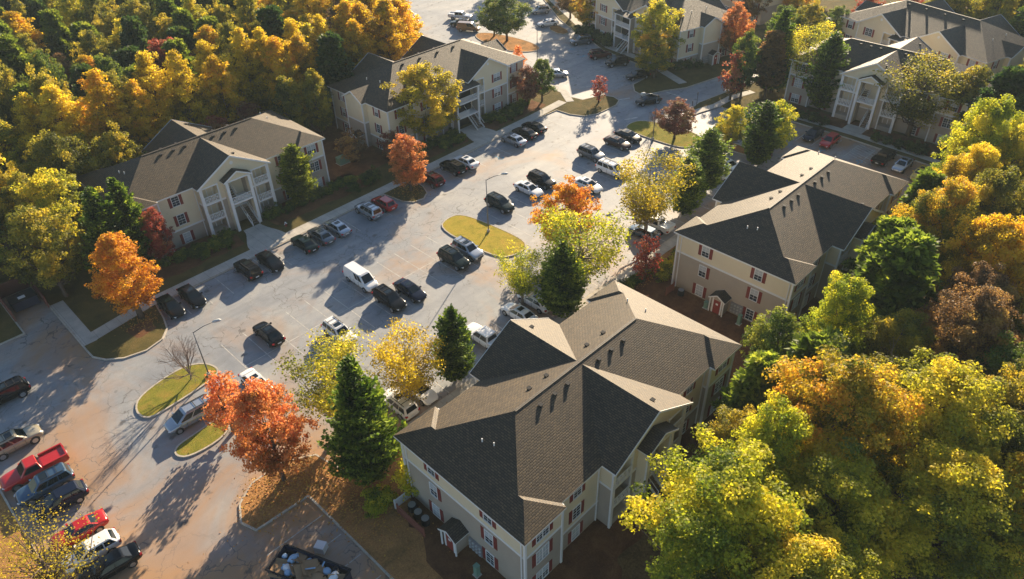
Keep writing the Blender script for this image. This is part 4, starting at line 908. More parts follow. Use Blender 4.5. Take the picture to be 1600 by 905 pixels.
    for s in (-1, 1):
        A = (bx0 + .12, s * bw, bz); B = (bx1 - .16, s * bw, bz); Cc = (tx1 - .1, s * tw, rz - .06); D = (tx0 + .1, s * tw, rz - .06)
        A, B, Cc, D = map(Vector, (A, B, Cc, D))
        for i in range(splits):
            u0, u1 = i / splits + .02, (i + 1) / splits - .02
            if kind == 'van': u0, u1 = ((.62, .76), (.79, .97))[i]
            bl, br = A.lerp(B, u0), A.lerp(B, u1); tl, tr = D.lerp(Cc, u0), D.lerp(Cc, u1); g = MB()
            if kind == 'van': g_top = .62
            n_ = (br - bl).cross(tl - bl).normalized(); n_ = n_ * .016 * (1 if n_.y * s > 0 else -1)
            q = [bl.lerp(tl, .12) + n_, br.lerp(tr, .12) + n_, br.lerp(tr, .9) + n_, bl.lerp(tl, .9) + n_]
            g.poly(q if s < 0 else q[::-1]); part('side_window', g, MT['cglass'], root)
    # wheels
    fr = K['st'][-1][0] - .92; rr = K['st'][0][0] + (.95 if kind not in ('pickup', 'truck', 'van') else 1.15); R = .34 if kind in ('sedan', 'coupe', 'hatch', 'minivan') else .39
    if kind in ('pickup', 'truck', 'van'): fr = K['st'][-1][0] - 1.0
    tm = MB(); tm.tube([(0, -.12, 0), (0, -.10, 0), (0, .10, 0), (0, .12, 0)], [R * .86, R, R, R * .86], 18); tme = tm.mesh('tyre', [MT['tyre']], True)
    rm = MB(); rm.tube([(0, .121, 0), (0, .128, 0)], [R * .66, R * .6], 14)
    rme = rm.mesh('rim', [MT['rim']])
    ar = MB()
    for x in (fr, rr):
        for s in (-1, 1):
            hw = K['w'] - .01; ar.tube([(x, s * (hw - .25), R), (x, s * (hw - .015), R)], [R * 1.17, R * 1.17], 18)
            o = link('wheel', tme, root, (x, s * (hw - .09), R), (0, 0, 0 if s > 0 else math.pi)); link('rim', rme, o)
    part('wheel_arches', ar, MT['black'], root)
    fx, fhw, fzb, fzt = K['st'][-2]; rx, rhw, rzb, rzt = K['st'][1]
    for s in (-1, 1):
        h_ = MB(); h_.bar((fx - .12, s * fhw * .88, fzt - .17), (fx + .04, s * fhw * .62, fzt - .19), .16, .15); part('headlight', h_, MT['head'], root, loc=(.03, 0, .02))
        t_ = MB(); t_.box(rx - .075, rx + .12, *sorted((s * rhw * .72, s * rhw * 1.0)), rzt - .3, rzt - .1); part('taillight', t_, MT['tail'], root)
        mmm = MB(); mmm.box(bx1 - .45, bx1 - .28, *sorted((s * (bw - .02), s * (bw + .2))), bz + .02, bz + .16); part('mirror', mmm, MT['trimb'], root)
    ds = MB()
    for s in (-1, 1):
        for xx in ([.75, -.25, -1.15] if splits > 1 else [.75, -.4]): ds.box(xx - .012, xx + .012, *sorted((s * (K['w'] * .95), s * (K['w'] + .004))), K['st'][3][2] + .14, K['st'][3][3] - .12)
    part('door_seams', ds, MT['black'], root)
    gr = MB(); gr.box(fx - .02, fx + .125, -fhw * .5, fhw * .5, fzb + .12, fzt - .2); part('grille', gr, MT['trimb'], root)
    np_ = MB(); np_.box(rx - .11, rx - .06, -.22, .22, rzb + .28, rzb + .42); part('number_plate', np_, MT['plate'], root)
    if kind in ('suv', 'minivan'):
        rk = MB()
        for s in (-1, 1): rk.bar((tx0 + .25, s * tw * .82, rz + .04), (tx1 - .15, s * tw * .82, rz + .04), .05, .05)
        for xx in (tx0 + .7, (tx0 + tx1) / 2 + .2): rk.bar((xx, -tw * .82, rz + .045), (xx, tw * .82, rz + .045), .05, .035)
        part('roof_rack', rk, MT['black'], root)
    if kind in ('sedan', 'suv'):
        sr = MB(); sr.poly([(tx1 - .85, -.38, rz + .012), (tx1 - .25, -.38, rz + .012), (tx1 - .25, .38, rz + .012), (tx1 - .85, .38, rz + .012)]); part('sunroof', sr, MT['cglass'], root)
    return root
PROTO = {}
def paint_car(root, col):
    for ch in root.children:
        if ch.name.split('.')[0] in ('body', 'cabin', 'mirror', 'bed'):
            for s_ in ch.material_slots: s_.link = 'OBJECT'; s_.material = PAINT[col]
def car(kind, col, x, y, az, label, s=1.05, name=None):
    if kind == 'van': s = .93
    nm = name or {'van': 'parked_van', 'minivan': 'parked_minivan', 'pickup': 'pickup_truck', 'truck': 'pickup_truck'}.get(kind, 'parked_car')
    if kind not in PROTO: PROTO[kind] = make_car(kind); r = PROTO[kind]
    else: r = copy_tree(PROTO[kind])
    r.name = nm; paint_car(r, col); r.location = (x, y, .006); r.rotation_euler = (0, 0, R_(az)); r.scale = (s, s, s)
    tag(r, label, 'van' if 'van' in kind else ('pickup truck' if kind in ('pickup', 'truck') else 'car'), 'vehicles parked in the lot')
U, D_ = 90, -90
CARS = [
 ('sedan', 'black', 20.5, 80.9, D_, 'black saloon at the left end of the pavement row, right of the orange tree'),
 ('sedan', 'black', 23.3, 80.9, D_, 'second black saloon in the pavement row, nose toward the lane'),
 ('suv', 'black', 31.1, 80.9, U, 'black SUV nose to the pavement, left of a black saloon below the left building'),
 ('sedan', 'black', 34.2, 80.4, D_, 'black saloon with nose to the lane, right of the black SUV below the left building'),
 ('sedan', 'darkgreen', 39.7, 80.8, U, 'very dark saloon with red tail, left of the grey and silver saloons by the pavement'),
 ('sedan', 'grey', 42.4, 80.8, U, 'dark grey saloon between the very dark and the silver saloon by the pavement'),
 ('sedan', 'silver', 45.2, 80.9, U, 'silver saloon at the right of three saloons by the pavement'),
 ('suv', 'silver', 51.0, 81.2, U, 'silver estate SUV beside the bright red car at the pavement'),
 ('hatch', 'red', 53.9, 81.3, U, 'bright red car parked at the pavement next to the silver SUV'),
 ('suv', 'maroon', 63.4, 81.6, U, 'maroon SUV half under the orange-red tree'),
 ('suv', 'black', 68.4, 82.0, U, 'black SUV parked beside the white saloon below the big yellow tree'),
 ('sedan', 'white', 71.2, 82.0, U, 'white saloon parked next to the black SUV below the big yellow tree'),
 ('sedan', 'silver', 82.2, 81.8, U, 'silver saloon left of two black saloons by the upper pavement'),
 ('sedan', 'black', 85.4, 82.2, U, 'black saloon between the silver saloon and another black saloon'),
 ('sedan', 'black', 88.2, 82.6, U, 'black saloon at the right end of the upper pavement row'),
 ('sedan', 'black', 26.1, 67.4, U, 'lone black saloon in the left part of the middle rows'),
 ('van', 'white', 40.0, 68.0, D_, 'big white panel van in the middle of the lot'),
 ('suv', 'black', 39.9, 61.9, D_, 'large black SUV with sunroof just in front of the white van'),
 ('sedan', 'navy', 42.9, 61.6, D_, 'rounded black saloon right beside the large black SUV in the centre'),
 ('suv', 'darkgreen', 51.2, 62.6, D_, 'dark green SUV left of the silver SUV by the central island'),
 ('suv', 'silver', 53.9, 62.8, D_, 'silver SUV with roof rack against the central grass island'),
 ('suv', 'darkgreen', 65.4, 68.2, D_, 'dark SUV right of the street lamp on the central island'),
 ('sedan', 'white', 71.6, 68.2, D_, 'white saloon in the middle row left of a black SUV'),
 ('suv', 'black', 74.8, 68.4, D_, 'black SUV in the middle row right of the white saloon'),
 ('suv', 'grey', 86.9, 68.4, D_, 'dark grey SUV in the middle row at the top right'),
 ('sedan', 'plum', 93.2, 67.9, D_, 'faded plum saloon beside the black saloon at the east island'),
 ('sedan', 'black', 96.4, 68.1, D_, 'black saloon touching the shade by the east island'),
 ('minivan', 'white', 84.9, 62.6, D_, 'white minivan with roof rack, front row at the top right'),
 ('sedan', 'white', 78.6, 62.3, D_, 'white saloon partly behind the orange tree'),
 ('suv', 'white', 31.9, 61.2, D_, 'white SUV partly behind the yellow tree tops in the middle of the lot'),
 ('sedan', 'white', 20.8, 60.8, D_, 'white saloon showing above the orange-red tree'),
 ('sedan', 'white', 48.9, 48.3, U, 'white saloon left of the conifer behind the nearest roof'),
 ('truck', 'white', 42.9, 48.1, U, 'white pickup truck between the conifer and the nearest roof'),
 ('suv', 'white', 29.5, 47.2, U, 'white SUV beside the big conifer, tail to the nearest building'),
 ('sedan', 'white', 32.3, 47.3, D_, 'white saloon with nose toward the nearest building'),
 ('sedan', 'white', 52.0, 48.6, U, 'white saloon hidden behind the middle conifer'),
 ('hatch', 'steel', 73.5, 48.1, U, 'blue grey car under the tall yellow trees'),
 ('truck', 'white', 76.3, 48.3, U, 'white pickup truck under the tall yellow trees beside a blue grey car'),
 ('sedan', 'white', 98.6, 50.0, -100, 'white saloon behind the right centre roof, farther of two'),
 ('sedan', 'white', 95.2, 49.0, -100, 'white saloon behind the right centre roof, nearer of two'),
 ('sedan', 'black', 111.1, 74.6, 155, 'black saloon driving through the road junction'),
 ('suv', 'maroon', 124.0, 96.6, -30, 'maroon SUV parked by the curved pavement at top centre'),
 ('suv', 'black', 122.9, 91.2, 152, 'dark SUV between the maroon SUV and the black saloon at top centre'),
 ('sedan', 'black', 119.9, 83.6, 155, 'black saloon next to the mulch island at top centre'),
 ('suv', 'grey', 128.1, 105.4, 150, 'dark SUV at the upper end of the curved pavement'),
 ('sedan', 'white', 132.7, 119.6, 150, 'white saloon at the top beside the small corner island'),
 ('suv', 'silver', 138.6, 127.6, 148, 'silver SUV near the top edge beside the curved pavement'),
 ('hatch', 'silver', 109.9, 96.3, -40, 'silver hatchback in the sun left of the far street lamp'),
 ('van', 'brown', 117.6, 131.2, -60, 'brown van under the green trees at the top'),
 ('truck', 'white', 122.5, 139.4, -60, 'white pickup truck in the upper lot above a black SUV'),
 ('suv', 'black', 118.6, 135.2, 118, 'black SUV in the upper lot below the white pickup truck'),
 ('sedan', 'white', 115.1, 150.6, -75, 'white car at the top of the upper left row'),
 ('hatch', 'red', 112.4, 146.6, -75, 'small red car between white and dark cars in the upper left row'),
 ('suv', 'grey', 109.7, 142.8, -75, 'dark grey SUV in the upper left row'),
 ('suv', 'black', 105.2, 136.6, -75, 'black SUV beside the yellow woodland at the upper lot'),
 ('sedan', 'white', 102.6, 133.2, -75, 'white car peeping out above the half hidden building'),
 ('minivan', 'silver', 13.6, 61.6, 178, 'silver minivan between the two small west islands'),
 ('suv', 'black', 1.0, 79.2, 180, 'black SUV cut by the left frame edge in the shade'),
 ('suv', 'tan', -.4, 71.2, 0, 'tan and silver SUV at the left edge above the red pickup truck'),
 ('pickup', 'red', -.2, 66.0, 177, 'bright red pickup truck with open bed at lower left'),
 ('suv', 'blue', -.2, 63.2, 177, 'blue grey SUV beside the red pickup truck'),
 ('hatch', 'navy', .2, 60.4, 177, 'dark blue hatchback behind the sparse yellow tree'),
 ('coupe', 'red', 0.1, 55.8, 176, 'bright red coupe with black roof panel at lower left'),
 ('hatch', 'white', 0.1, 52.8, 176, 'white hatchback beside the red coupe'),
 ('sedan', 'black', .6, 50.2, 176, 'black saloon at the bottom left corner'),
 ('sedan', 'navy', 118.0, 45.2, 180, 'dark car in shade left of the red hatchback in the upper right bays'),
 ('hatch', 'red', 117.3, 42.0, 180, 'red hatchback in shade in the upper right bays'),
 ('truck', 'black', 117.4, 32.9, 0, 'black pickup truck in shade in the upper right bays'),
 ('sedan', 'silver', 117.0, 29.8, 180, 'silver saloon in shade right of the black pickup truck'),
 ('sedan', 'yellow', 116.0, 26.6, 180, 'dull yellow saloon at the end of the upper right bays'),
 ('sedan', 'grey', 166, 66.5, 20, 'grey car on the far road above the top right buildings'),
 ('suv', 'white', 175, 70, 20, 'white car on the far road at the top edge near the red tree'),
]
for c_ in CARS: car(*c_)

# ------------------------------------------------------------------ vegetation
def norm_rows(a): return a / np.maximum(np.linalg.norm(a, axis=1, keepdims=True), 1e-9)
def leaf_mesh(name, C, N, size, tint, rg, aspect=1.0, axis=None):
    """one small quad per row; C centres, N normals, size edge, tint 0..1"""
    n = len(C); ref = rg.normal(size=(n, 3)) if axis is None else axis
    u = norm_rows(np.cross(N, ref)) if axis is None else norm_rows(axis); v = norm_rows(np.cross(N, u))
    s = size[:, None] * .5; a = u * s * aspect; b = v * s
    bend = N * (size[:, None] * .12)
    V = np.stack([C - a - b * .55, C + a * .2 - b + bend, C + a + b * .55, C - a * .2 + b - bend * .5], 1).reshape(-1, 3).astype(np.float32)
    me = bpy.data.meshes.new(name); me.vertices.add(4 * n); me.vertices.foreach_set('co', V.ravel())
    me.loops.add(4 * n); me.loops.foreach_set('vertex_index', np.arange(4 * n, dtype=np.int32)); me.polygons.add(n)
    me.polygons.foreach_set('loop_start', np.arange(0, 4 * n, 4, dtype=np.int32)); me.polygons.foreach_set('loop_total', np.full(n, 4, dtype=np.int32))
    at = me.attributes.new('tint', 'FLOAT', 'POINT'); at.data.foreach_set('value', np.repeat(np.clip(tint, 0, 1), 4).astype(np.float32))
    me.materials.append(LEAF['green']); me.update(); return me
def limbs(mb, base, tips, rg, h0, r0, wig=.35):
    """trunk with forks out to the clump centres"""
    top = max(t[2] for t in tips); tr = []
    for i in range(7):
        z = top * .86 * i / 6; tr.append((base[0] + rg.normal() * .09 * i / 3, base[1] + rg.normal() * .09 * i / 3, z))
    mb.tube(tr, [r0 * (1.25 if i == 0 else 1) * (1 - i / 6.6) ** .8 + .02 for i in range(7)], 8)
    for t in tips:
        z0 = min(max(h0 * .6, t[2] - math.hypot(t[0], t[1]) * rg.uniform(.7, 1.3)), top * .8); k = z0 / (top * .86) * 6; i = int(min(k, 5)); f = k - i
        a = Vector(tr[i]).lerp(Vector(tr[i + 1]), f); b = Vector(t); m_ = a.lerp(b, .5) + Vector((rg.normal() * wig, rg.normal() * wig, -.12 * (b - a).length + rg.normal() * .2))
        q = r0 * (1 - z0 / top) * .42 + .025; mb.tube([a, m_, b], [q, q * .65, .015], 5)
def broadleaf(seed, h, w, h0, nc, per, leaf, cr, shape='oval', loose=.0, nb=26):
    rg = np.random.default_rng(seed); ph = rg.uniform(0, 6.28, 6)
    t = rg.beta(1.15, 1.0, nc); th = rg.uniform(0, 2 * np.pi, nc)
    if shape == 'oval': prof = np.sqrt(np.clip(1 - (2 * t ** .9 - .86) ** 2 / 1.35, .02, 1))
    elif shape == 'poplar': prof = np.clip(np.sin(np.pi * np.clip(t * .93 + .09, 0, 1)) ** .55, .05, 1) * (1.08 - .45 * t)
    elif shape == 'round': prof = np.sqrt(np.clip(1 - (2 * t - .9) ** 2, .03, 1))
    elif shape == 'vase': prof = np.clip(.35 + .8 * t, 0, 1) * np.sqrt(np.clip(1 - np.clip(t - .55, 0, 1) ** 2 / .23, .03, 1))
    else: prof = np.clip((1 - t) ** .8, .04, 1)
    lobe = 1 + .17 * np.sin(3 * th + ph[0] + 4 * t) + .13 * np.sin(5 * th + ph[1] - 7 * t) + .1 * np.sin(2 * th + ph[2] + 11 * t)
    rad = rg.uniform(.0, 1, nc) ** .42
    R = w / 2 * prof * lobe * rad
    C = np.stack([R * np.cos(th), R * np.sin(th), h0 + (h - h0) * t], 1)
    # most clumps ride on boughs that fork from the stem, so the outline is ragged and gaps open between them
    nbo = 16 + nc // 22; bt_ = (np.arange(nbo) + rg.random(nbo)) / nbo; bth = np.arange(nbo) * 2.4 + rg.normal(0, .35, nbo)
    bp = np.interp(bt_, np.sort(t), prof[np.argsort(t)]); br = w / 2 * bp * rg.uniform(.78, 1.22, nbo)
    tip = np.stack([br * np.cos(bth), br * np.sin(bth), h0 + (h - h0) * np.clip(bt_ * .95 + .06, 0, 1.02)], 1)
    st = np.stack([np.zeros(nbo), np.zeros(nbo), np.maximum(h0 * .8, tip[:, 2] - .75 * br - .12 * h)], 1)
    on = rg.random(nc) < .78; which = rg.integers(0, nbo, nc); f = rg.uniform(.28, 1.0, nc) ** .7
    Cb = st[which] * (1 - f)[:, None] + tip[which] * f[:, None]; Cb[:, 2] += .10 * w * np.sin(f * np.pi) * .4
    Cb += rg.normal(size=(nc, 3)) * (.06 * w * (1.25 - .5 * f))[:, None] * np.array([1, 1, .8])
    C = np.where(on[:, None], Cb, C); t = np.clip((C[:, 2] - h0) / (h - h0), 0, 1); rad = np.where(on, f, rad); th = np.arctan2(C[:, 1], C[:, 0])
    btint = rg.normal(0, .10, nbo)
    C[:, 2] += rg.normal(0, .25, nc)
    crs = cr * rg.uniform(.65, 1.35, nc)
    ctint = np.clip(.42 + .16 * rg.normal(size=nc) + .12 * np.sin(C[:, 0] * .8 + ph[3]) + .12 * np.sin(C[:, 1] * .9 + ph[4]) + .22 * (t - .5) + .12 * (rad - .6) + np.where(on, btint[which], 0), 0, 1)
    cn = rg.poisson(per * crs ** 2 / cr ** 2) + 3; idx = np.repeat(np.arange(nc), cn); n = len(idx)
    d = norm_rows(rg.normal(size=(n, 3))); d[:, 2] = np.where(rg.random(n) < .62, np.abs(d[:, 2]), d[:, 2]); rr = rg.random(n) ** .4
    Pn = C[idx] + d * (crs[idx] * rr)[:, None] * np.array([1.15, 1.15, .75 + loose])
    out = norm_rows(C[idx] - np.array([0, 0, h0 + (h - h0) * .35]))
    N = norm_rows(d * .8 + out * .35 + np.array([0, 0, .35]) + rg.normal(size=(n, 3)) * .75)
    size = leaf * rg.uniform(.6, 1.35, n)
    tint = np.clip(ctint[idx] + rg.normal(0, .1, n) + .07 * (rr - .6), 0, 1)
    k_ = (w / 2) / np.percentile(np.hypot(Pn[:, 0], Pn[:, 1]), 98.5); kz = h / np.percentile(Pn[:, 2], 99.8); K_ = np.array([k_, k_, kz]); Pn = Pn * K_; C = C * K_
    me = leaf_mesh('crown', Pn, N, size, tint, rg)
    mb = MB(); tips = [tuple(C[i]) for i in rg.choice(nc, min(nb, nc), replace=False)]
    limbs(mb, (0, 0, 0), tips, rg, h0, .018 * h + .03)
    return me, mb.mesh('trunk', [MT['bark']], True)
def conifer(seed, h, w, h0=.5, dens=1.0, leaf=.34, column=False, droop=.0):
    rg = np.random.default_rng(seed); Cs, Ns, Sz, Ti, Ax = [], [], [], [], []; ph = rg.uniform(0, 6.28, 4)
    z = h0; mb = MB(); mb.tube([(0, 0, 0), (0, 0, h * .5), (0, 0, h * .97)], [.012 * h + .06, .008 * h + .03, .02], 7)
    while z < h:
        t = (z - h0) / (h - h0); env = (w / 2) * ((1 - t) ** .72 * min(1, .55 + 2.2 * t) if not column else min(1, 1.9 * (1 - t) ** .7) * min(1, .6 + 2 * t))
        k = max(5, int(14 * (1 - t) + 5)); gapv = rg.random()
        for _ in range(k):
            th = rg.uniform(0, 6.283); ln = env * rg.uniform(.5, 1.22) * (.8 + .4 * gapv) * (1 + .14 * math.sin(3 * th + ph[0] + z * .9) + .1 * math.sin(2 * th - z * .5)) + .15; rise = .32 + .5 * t - droop
            m = max(6, int(ln * 16 * dens)); f = rg.random(m) ** .55; sp = .1 + .24 * ln * (1 - f * .65)
            side = rg.normal(size=m) * sp; dx, dy = math.cos(th), math.sin(th)
            x = dx * ln * f - dy * side; y = dy * ln * f + dx * side; zz = z + ln * f * rise * (.5 + .6 * f) + rg.normal(size=m) * .13
            Cs.append(np.stack([x, y, zz], 1)); tipd = np.stack([np.full(m, dx) + rg.normal(size=m) * .35, np.full(m, dy) + rg.normal(size=m) * .35, .55 + rg.normal(size=m) * .3], 1)
            Ax.append(norm_rows(tipd)); Ns.append(norm_rows(np.stack([rg.normal(size=m) * .6, rg.normal(size=m) * .6, np.ones(m)], 1))); Sz.append(leaf * rg.uniform(.6, 1.3, m))
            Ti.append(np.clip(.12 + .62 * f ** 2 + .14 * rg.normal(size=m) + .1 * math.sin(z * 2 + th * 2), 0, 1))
        if rg.random() < .5 and t < .9:
            th = rg.uniform(0, 6.28); mb.tube([(0, 0, z), (math.cos(th) * env * .7, math.sin(th) * env * .7, z + env * .25)], [.05, .015], 4)
        z += .2 + .12 * (1 - t)
    C = np.concatenate(Cs); A = np.concatenate(Ax); N = np.concatenate(Ns); N = norm_rows(np.cross(A, np.cross(N, A)))
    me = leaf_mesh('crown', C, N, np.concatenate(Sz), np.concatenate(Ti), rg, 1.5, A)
    return me, mb.mesh('trunk', [MT['bark']], True)
def pinetree(seed, h, w, h0, nc, per, leaf):
    rg = np.random.default_rng(seed); t = rg.beta(1.2, 1.1, nc); th = rg.uniform(0, 6.283, nc)
    prof = np.clip(1.05 - t * .85, .12, 1) * np.clip(.5 + 2 * t, 0, 1); R = w / 2 * prof * rg.random(nc) ** .5 * (1 + .2 * np.sin(3 * th + seed))
    C = np.stack([R * np.cos(th), R * np.sin(th), h0 + (h - h0) * t], 1); idx = np.repeat(np.arange(nc), per); n = len(idx)
    A = norm_rows(rg.normal(size=(n, 3)) + np.array([0, 0, .7]) + np.stack([np.cos(th[idx]), np.sin(th[idx]), np.zeros(n)], 1) * .5)
    P_ = C[idx] + A * rg.uniform(.15, .85, n)[:, None] * np.array([1.1, 1.1, .7]); N = norm_rows(np.cross(A, rg.normal(size=(n, 3))))
    ti = np.clip(.35 + .15 * rg.normal(size=nc)[idx] + .12 * rg.normal(size=n) + .25 * (t[idx] - .5), 0, 1)
    me = leaf_mesh('crown', P_, N, leaf * rg.uniform(.6, 1.3, n), ti, rg, 1.9, A)
    mb = MB(); limbs(mb, (0, 0, 0), [tuple(C[i]) for i in rg.choice(nc, 24, replace=False)], rg, h0, .016 * h, .1)
    return me, mb.mesh('trunk', [MT['bark']], True)
def baretree(seed, h, w, dens=1.0, lean=.55, twig=.011):
    rg = np.random.default_rng(seed); mb = MB()
    def grow(p, d, ln, r, lv):
        q = p + d * ln * .5 + Vector(rg.normal(size=3) * .05 * ln); e = q + (d + Vector(rg.normal(size=3) * .14)).normalized() * ln * .5
        mb.tube([p, q, e], [r, r * .82, r * .62], 6 if lv < 2 else 4)
        if lv >= 5 or r < twig * .5: return
        for _ in range((5, 3, 3, 3, 3)[lv] if lv else int(8 * dens)):
            dd = (d * (1.0 if lv else .8) + Vector(rg.normal(size=3)) * (.36 if lv else lean) + Vector((0, 0, .12))).normalized()
            st = p.lerp(e, rg.uniform(.45, 1.0)) if lv else p.lerp(e, rg.uniform(.55, 1.0))
            grow(st, dd, ln * rg.uniform(.55, .85) if lv else h * .3 * rg.uniform(.7, 1.1), max(r * .58, twig * .6), lv + 1)
    grow(Vector((0, 0, 0)), Vector((.02, .03, 1)), h * .2, .016 * h, 0)
    zs = np.array(mb.v); sx = w / 2 / max(.1, np.percentile(np.hypot(zs[:, 0], zs[:, 1]), 98)); sz = h / zs[:, 2].max(); mb.v = [(a * sx, b * sx, c * sz) for a, b, c in mb.v]
    return mb.mesh('trunk', [MT['twig']])
PT = {}
def proto(key, fn):
    if key not in PT: PT[key] = fn()
    return PT[key]
SPEC = {  # real sizes: height, width, crown base
    'oval': lambda s: broadleaf(s, 11, 7, 2.4, 300, 60, .20, .62, 'oval'),
    'poplar': lambda s: broadleaf(s + 20, 16, 7, 3.0, 460, 44, .21, .56, 'poplar'),
    'round': lambda s: broadleaf(s + 40, 12, 10, 2.6, 440, 48, .21, .64, 'round'),
    'thin': lambda s: broadleaf(s + 60, 13, 10, 3.2, 270, 34, .2, .95, 'vase', .1, 60),
    'near': lambda s: broadleaf(s + 80, 15, 12, 4.0, 520, 120, .175, .74, 'round', .05, 60),
    'nearlo': lambda s: broadleaf(s + 90, 15, 10, 3.0, 420, 100, .175, .70, 'oval', .05, 50),
    'conifer': lambda s: conifer(s + 100, 11, 5.2, .7, 1.5, .23),
    'column': lambda s: conifer(s + 110, 11, 3.8, .6, 1.5, .22, True),
    'bigcon': lambda s: conifer(s + 120, 14, 7.0, 1.0, 1.5, .26),
    'pine': lambda s: pinetree(s + 140, 15, 7.5, 3.5, 240, 62, .34),
    'shrub': lambda s: broadleaf(s + 160, 1.4, 1.9, .15, 46, 34, .13, .34, 'round', nb=8),
    'sapling': lambda s: broadleaf(s + 180, 6, 3.6, 1.2, 90, 20, .2, .55, 'oval', nb=22),
    'airy': lambda s: broadleaf(s + 200, 9, 10, 2.2, 260, 11, .13, .95, 'vase', .2, 70),
}
NV = dict(oval=4, poplar=5, round=5, thin=3, near=4, nearlo=3, conifer=2, column=2, bigcon=2, pine=3, shrub=3, sapling=2, airy=1)
DIM = dict(oval=(11, 7), poplar=(16, 7), round=(12, 10), thin=(13, 10), near=(15, 12), nearlo=(15, 10), conifer=(11, 5.2), column=(11, 3.8), bigcon=(14, 7.4), pine=(15, 7.5), shrub=(1.4, 1.9), sapling=(6, 3.6), airy=(9, 10))
trng = random.Random(11); tcount = 0
def tree(kind, leaf, x, y, h, w_, label, group=None, name='tree', cat='tree', z=.1, bark=None):
    global tcount
    tcount += 1; v = tcount % NV[kind]; cr, tk = proto((kind, v), lambda: SPEC[kind](v)); H0, W0 = DIM[kind]
    r = empty(name, (x, y, z), trng.uniform(0, 6.28)); r.scale = (w_ / W0, w_ / W0, h / H0)
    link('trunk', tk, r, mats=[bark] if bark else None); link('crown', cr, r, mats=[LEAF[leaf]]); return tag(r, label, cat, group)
tree('poplar', 'orange', 17.2, 82.2, 12, 7.2, 'tall oval golden orange tree standing alone at the left pavement corner')
tree('oval', 'red', 24.6, 90.6, 8.6, 4.2, 'thin red tree against the left end of the left building', bark=MT['barkg'])
tree('column', 'pine', 46.2, 91.3, 9.4, 4.0, 'slim green evergreen in front of the left building, right of its stairway', 'tree')
tree('oval', 'redorange', 59.6, 81.9, 9.4, 6.4, 'orange-red maple on the mulch corner beside the maroon SUV')
tree('round', 'sparse', 72.4, 92.8, 13.6, 13.0, 'big spreading yellow tree covering the front of the half hidden building', bark=MT['barkg'])
tree('sapling', 'maroon', 64.6, 92.6, 5, 5, 'low dark red tree at the foot of the big yellow tree')
tree('sapling', 'brown', 59.4, 96.6, 5.4, 6, 'brownish half bare tree in the yard between the two left buildings')
tree('round', 'maroon', 95.4, 90.9, 7.4, 6, 'dark purple-red tree at the right corner of the half hidden building')
tree('oval', 'green', 98.4, 90.0, 8.2, 5.2, 'green tree right next to the purple-red one at the building corner')
tree('sapling', 'redorange', 104.6, 102.6, 6.2, 4.0, 'thin pale orange tree in the sun behind the purple-red tree')
tree('sapling', 'red', 105.2, 81.7, 5.2, 3.6, 'small half bare reddish tree on the sunlit triangle by the junction')
tree('round', 'maroon', 101.6, 62.2, 7.0, 7.6, 'round russet tree on the east grass island')
tree('round', 'green', 118.4, 119.2, 9.8, 11, 'broad green tree on the far island at the top')
tree('round', 'green', 118.8, 123.8, 9, 8.5, 'smaller green tree behind the broad one on the far island')
tree('oval', 'mixed', 122.2, 81.2, 9.4, 8.2, 'green and orange tree on the mulch island in front of the top centre building')
tree('round', 'yelgreen', 128.4, 85.4, 12.8, 10.5, 'yellow-green tree towering behind the green and orange one at top centre')
tree('round', 'mixed', 136.6, 110, 10, 9, 'tawny tree beside the curved pavement at the top edge')
tree('round', 'brown', 140.2, 119, 9, 9, 'brownish tree at the top edge left of the top centre building')
tree('oval', 'green', 124.2, 62.8, 12.6, 5.6, 'narrow green tree with red flank, by the road east of the junction')
tree('sapling', 'red', 122.4, 64.0, 9.4, 5.2, 'bright crimson foliage beside the narrow green tree east of the junction')
tree('bigcon', 'conifer', 130.4, 60.0, 15.6, 9, 'tall dark green evergreen left of the upper right building')
tree('pine', 'brown', 127.0, 59.4, 12.4, 7, 'grey-brown pine in front of the tall dark evergreen')
tree('thin', 'yelgreen', 131.0, 54.6, 14.3, 9.8, 'yellow-green tree at the left corner of the upper right building')
tree('column', 'conifer', 129.4, 49.6, 13.6, 5.2, 'dark slim conifer standing close before the upper right building')
tree('thin', 'olive', 129.0, 33.6, 13.6, 13.4, 'olive-yellow tall tree before the right half of the upper right building')
tree('oval', 'olive', 131.4, 27.4, 13, 8, 'olive tree right of the tall olive-yellow one by the upper right building')
tree('round', 'yelgreen', 104.9, 53.3, 7.6, 6, 'low yellow-green tree left of the slim conifer behind the right centre roof')
tree('round', 'limey', 107.0, 47.0, 9.2, 7.6, 'sunlit yellow tree right of the slim conifer behind the right centre roof')
tree('round', 'limey', 110.6, 49.8, 7.2, 6.2, 'lower sunlit yellow tree at the upper right bays')
tree('column', 'conifer', 102.6, 47.2, 10.4, 4.6, 'slim conifer between two yellow trees behind the right centre roof')
tree('column', 'conifer', 90.0, 48.9, 9.9, 4.6, 'taller slim conifer left of the right centre building')
tree('column', 'conifer', 82.0, 47.2, 9.0, 4.0, 'shorter slim conifer left of the right centre building')
tree('thin', 'sparse', 73.2, 47.6, 12.8, 10.6, 'tall airy yellow tree over the blue grey car', bark=MT['barkg'])
tree('round', 'orange', 63.6, 53.6, 10.6, 9.4, 'bright orange tree in the right row of the lot')
tree('thin', 'limey', 57.4, 46.2, 11.8, 11.6, 'spreading yellow-green tree between the middle conifer and the orange tree', bark=MT['barkg'])
tree('thin', 'limey', 51.0, 49.8, 8.0, 6.8, 'lower yellow-green tree left of the middle conifer', bark=MT['barkg'])
tree('sapling', 'red', 65.0, 41.6, 6.8, 3.8, 'small scarlet tree between the nearest and the right centre buildings')
tree('conifer', 'conifer', 53.0, 45.2, 10.0, 6.0, 'middle pyramid conifer behind the nearest building')
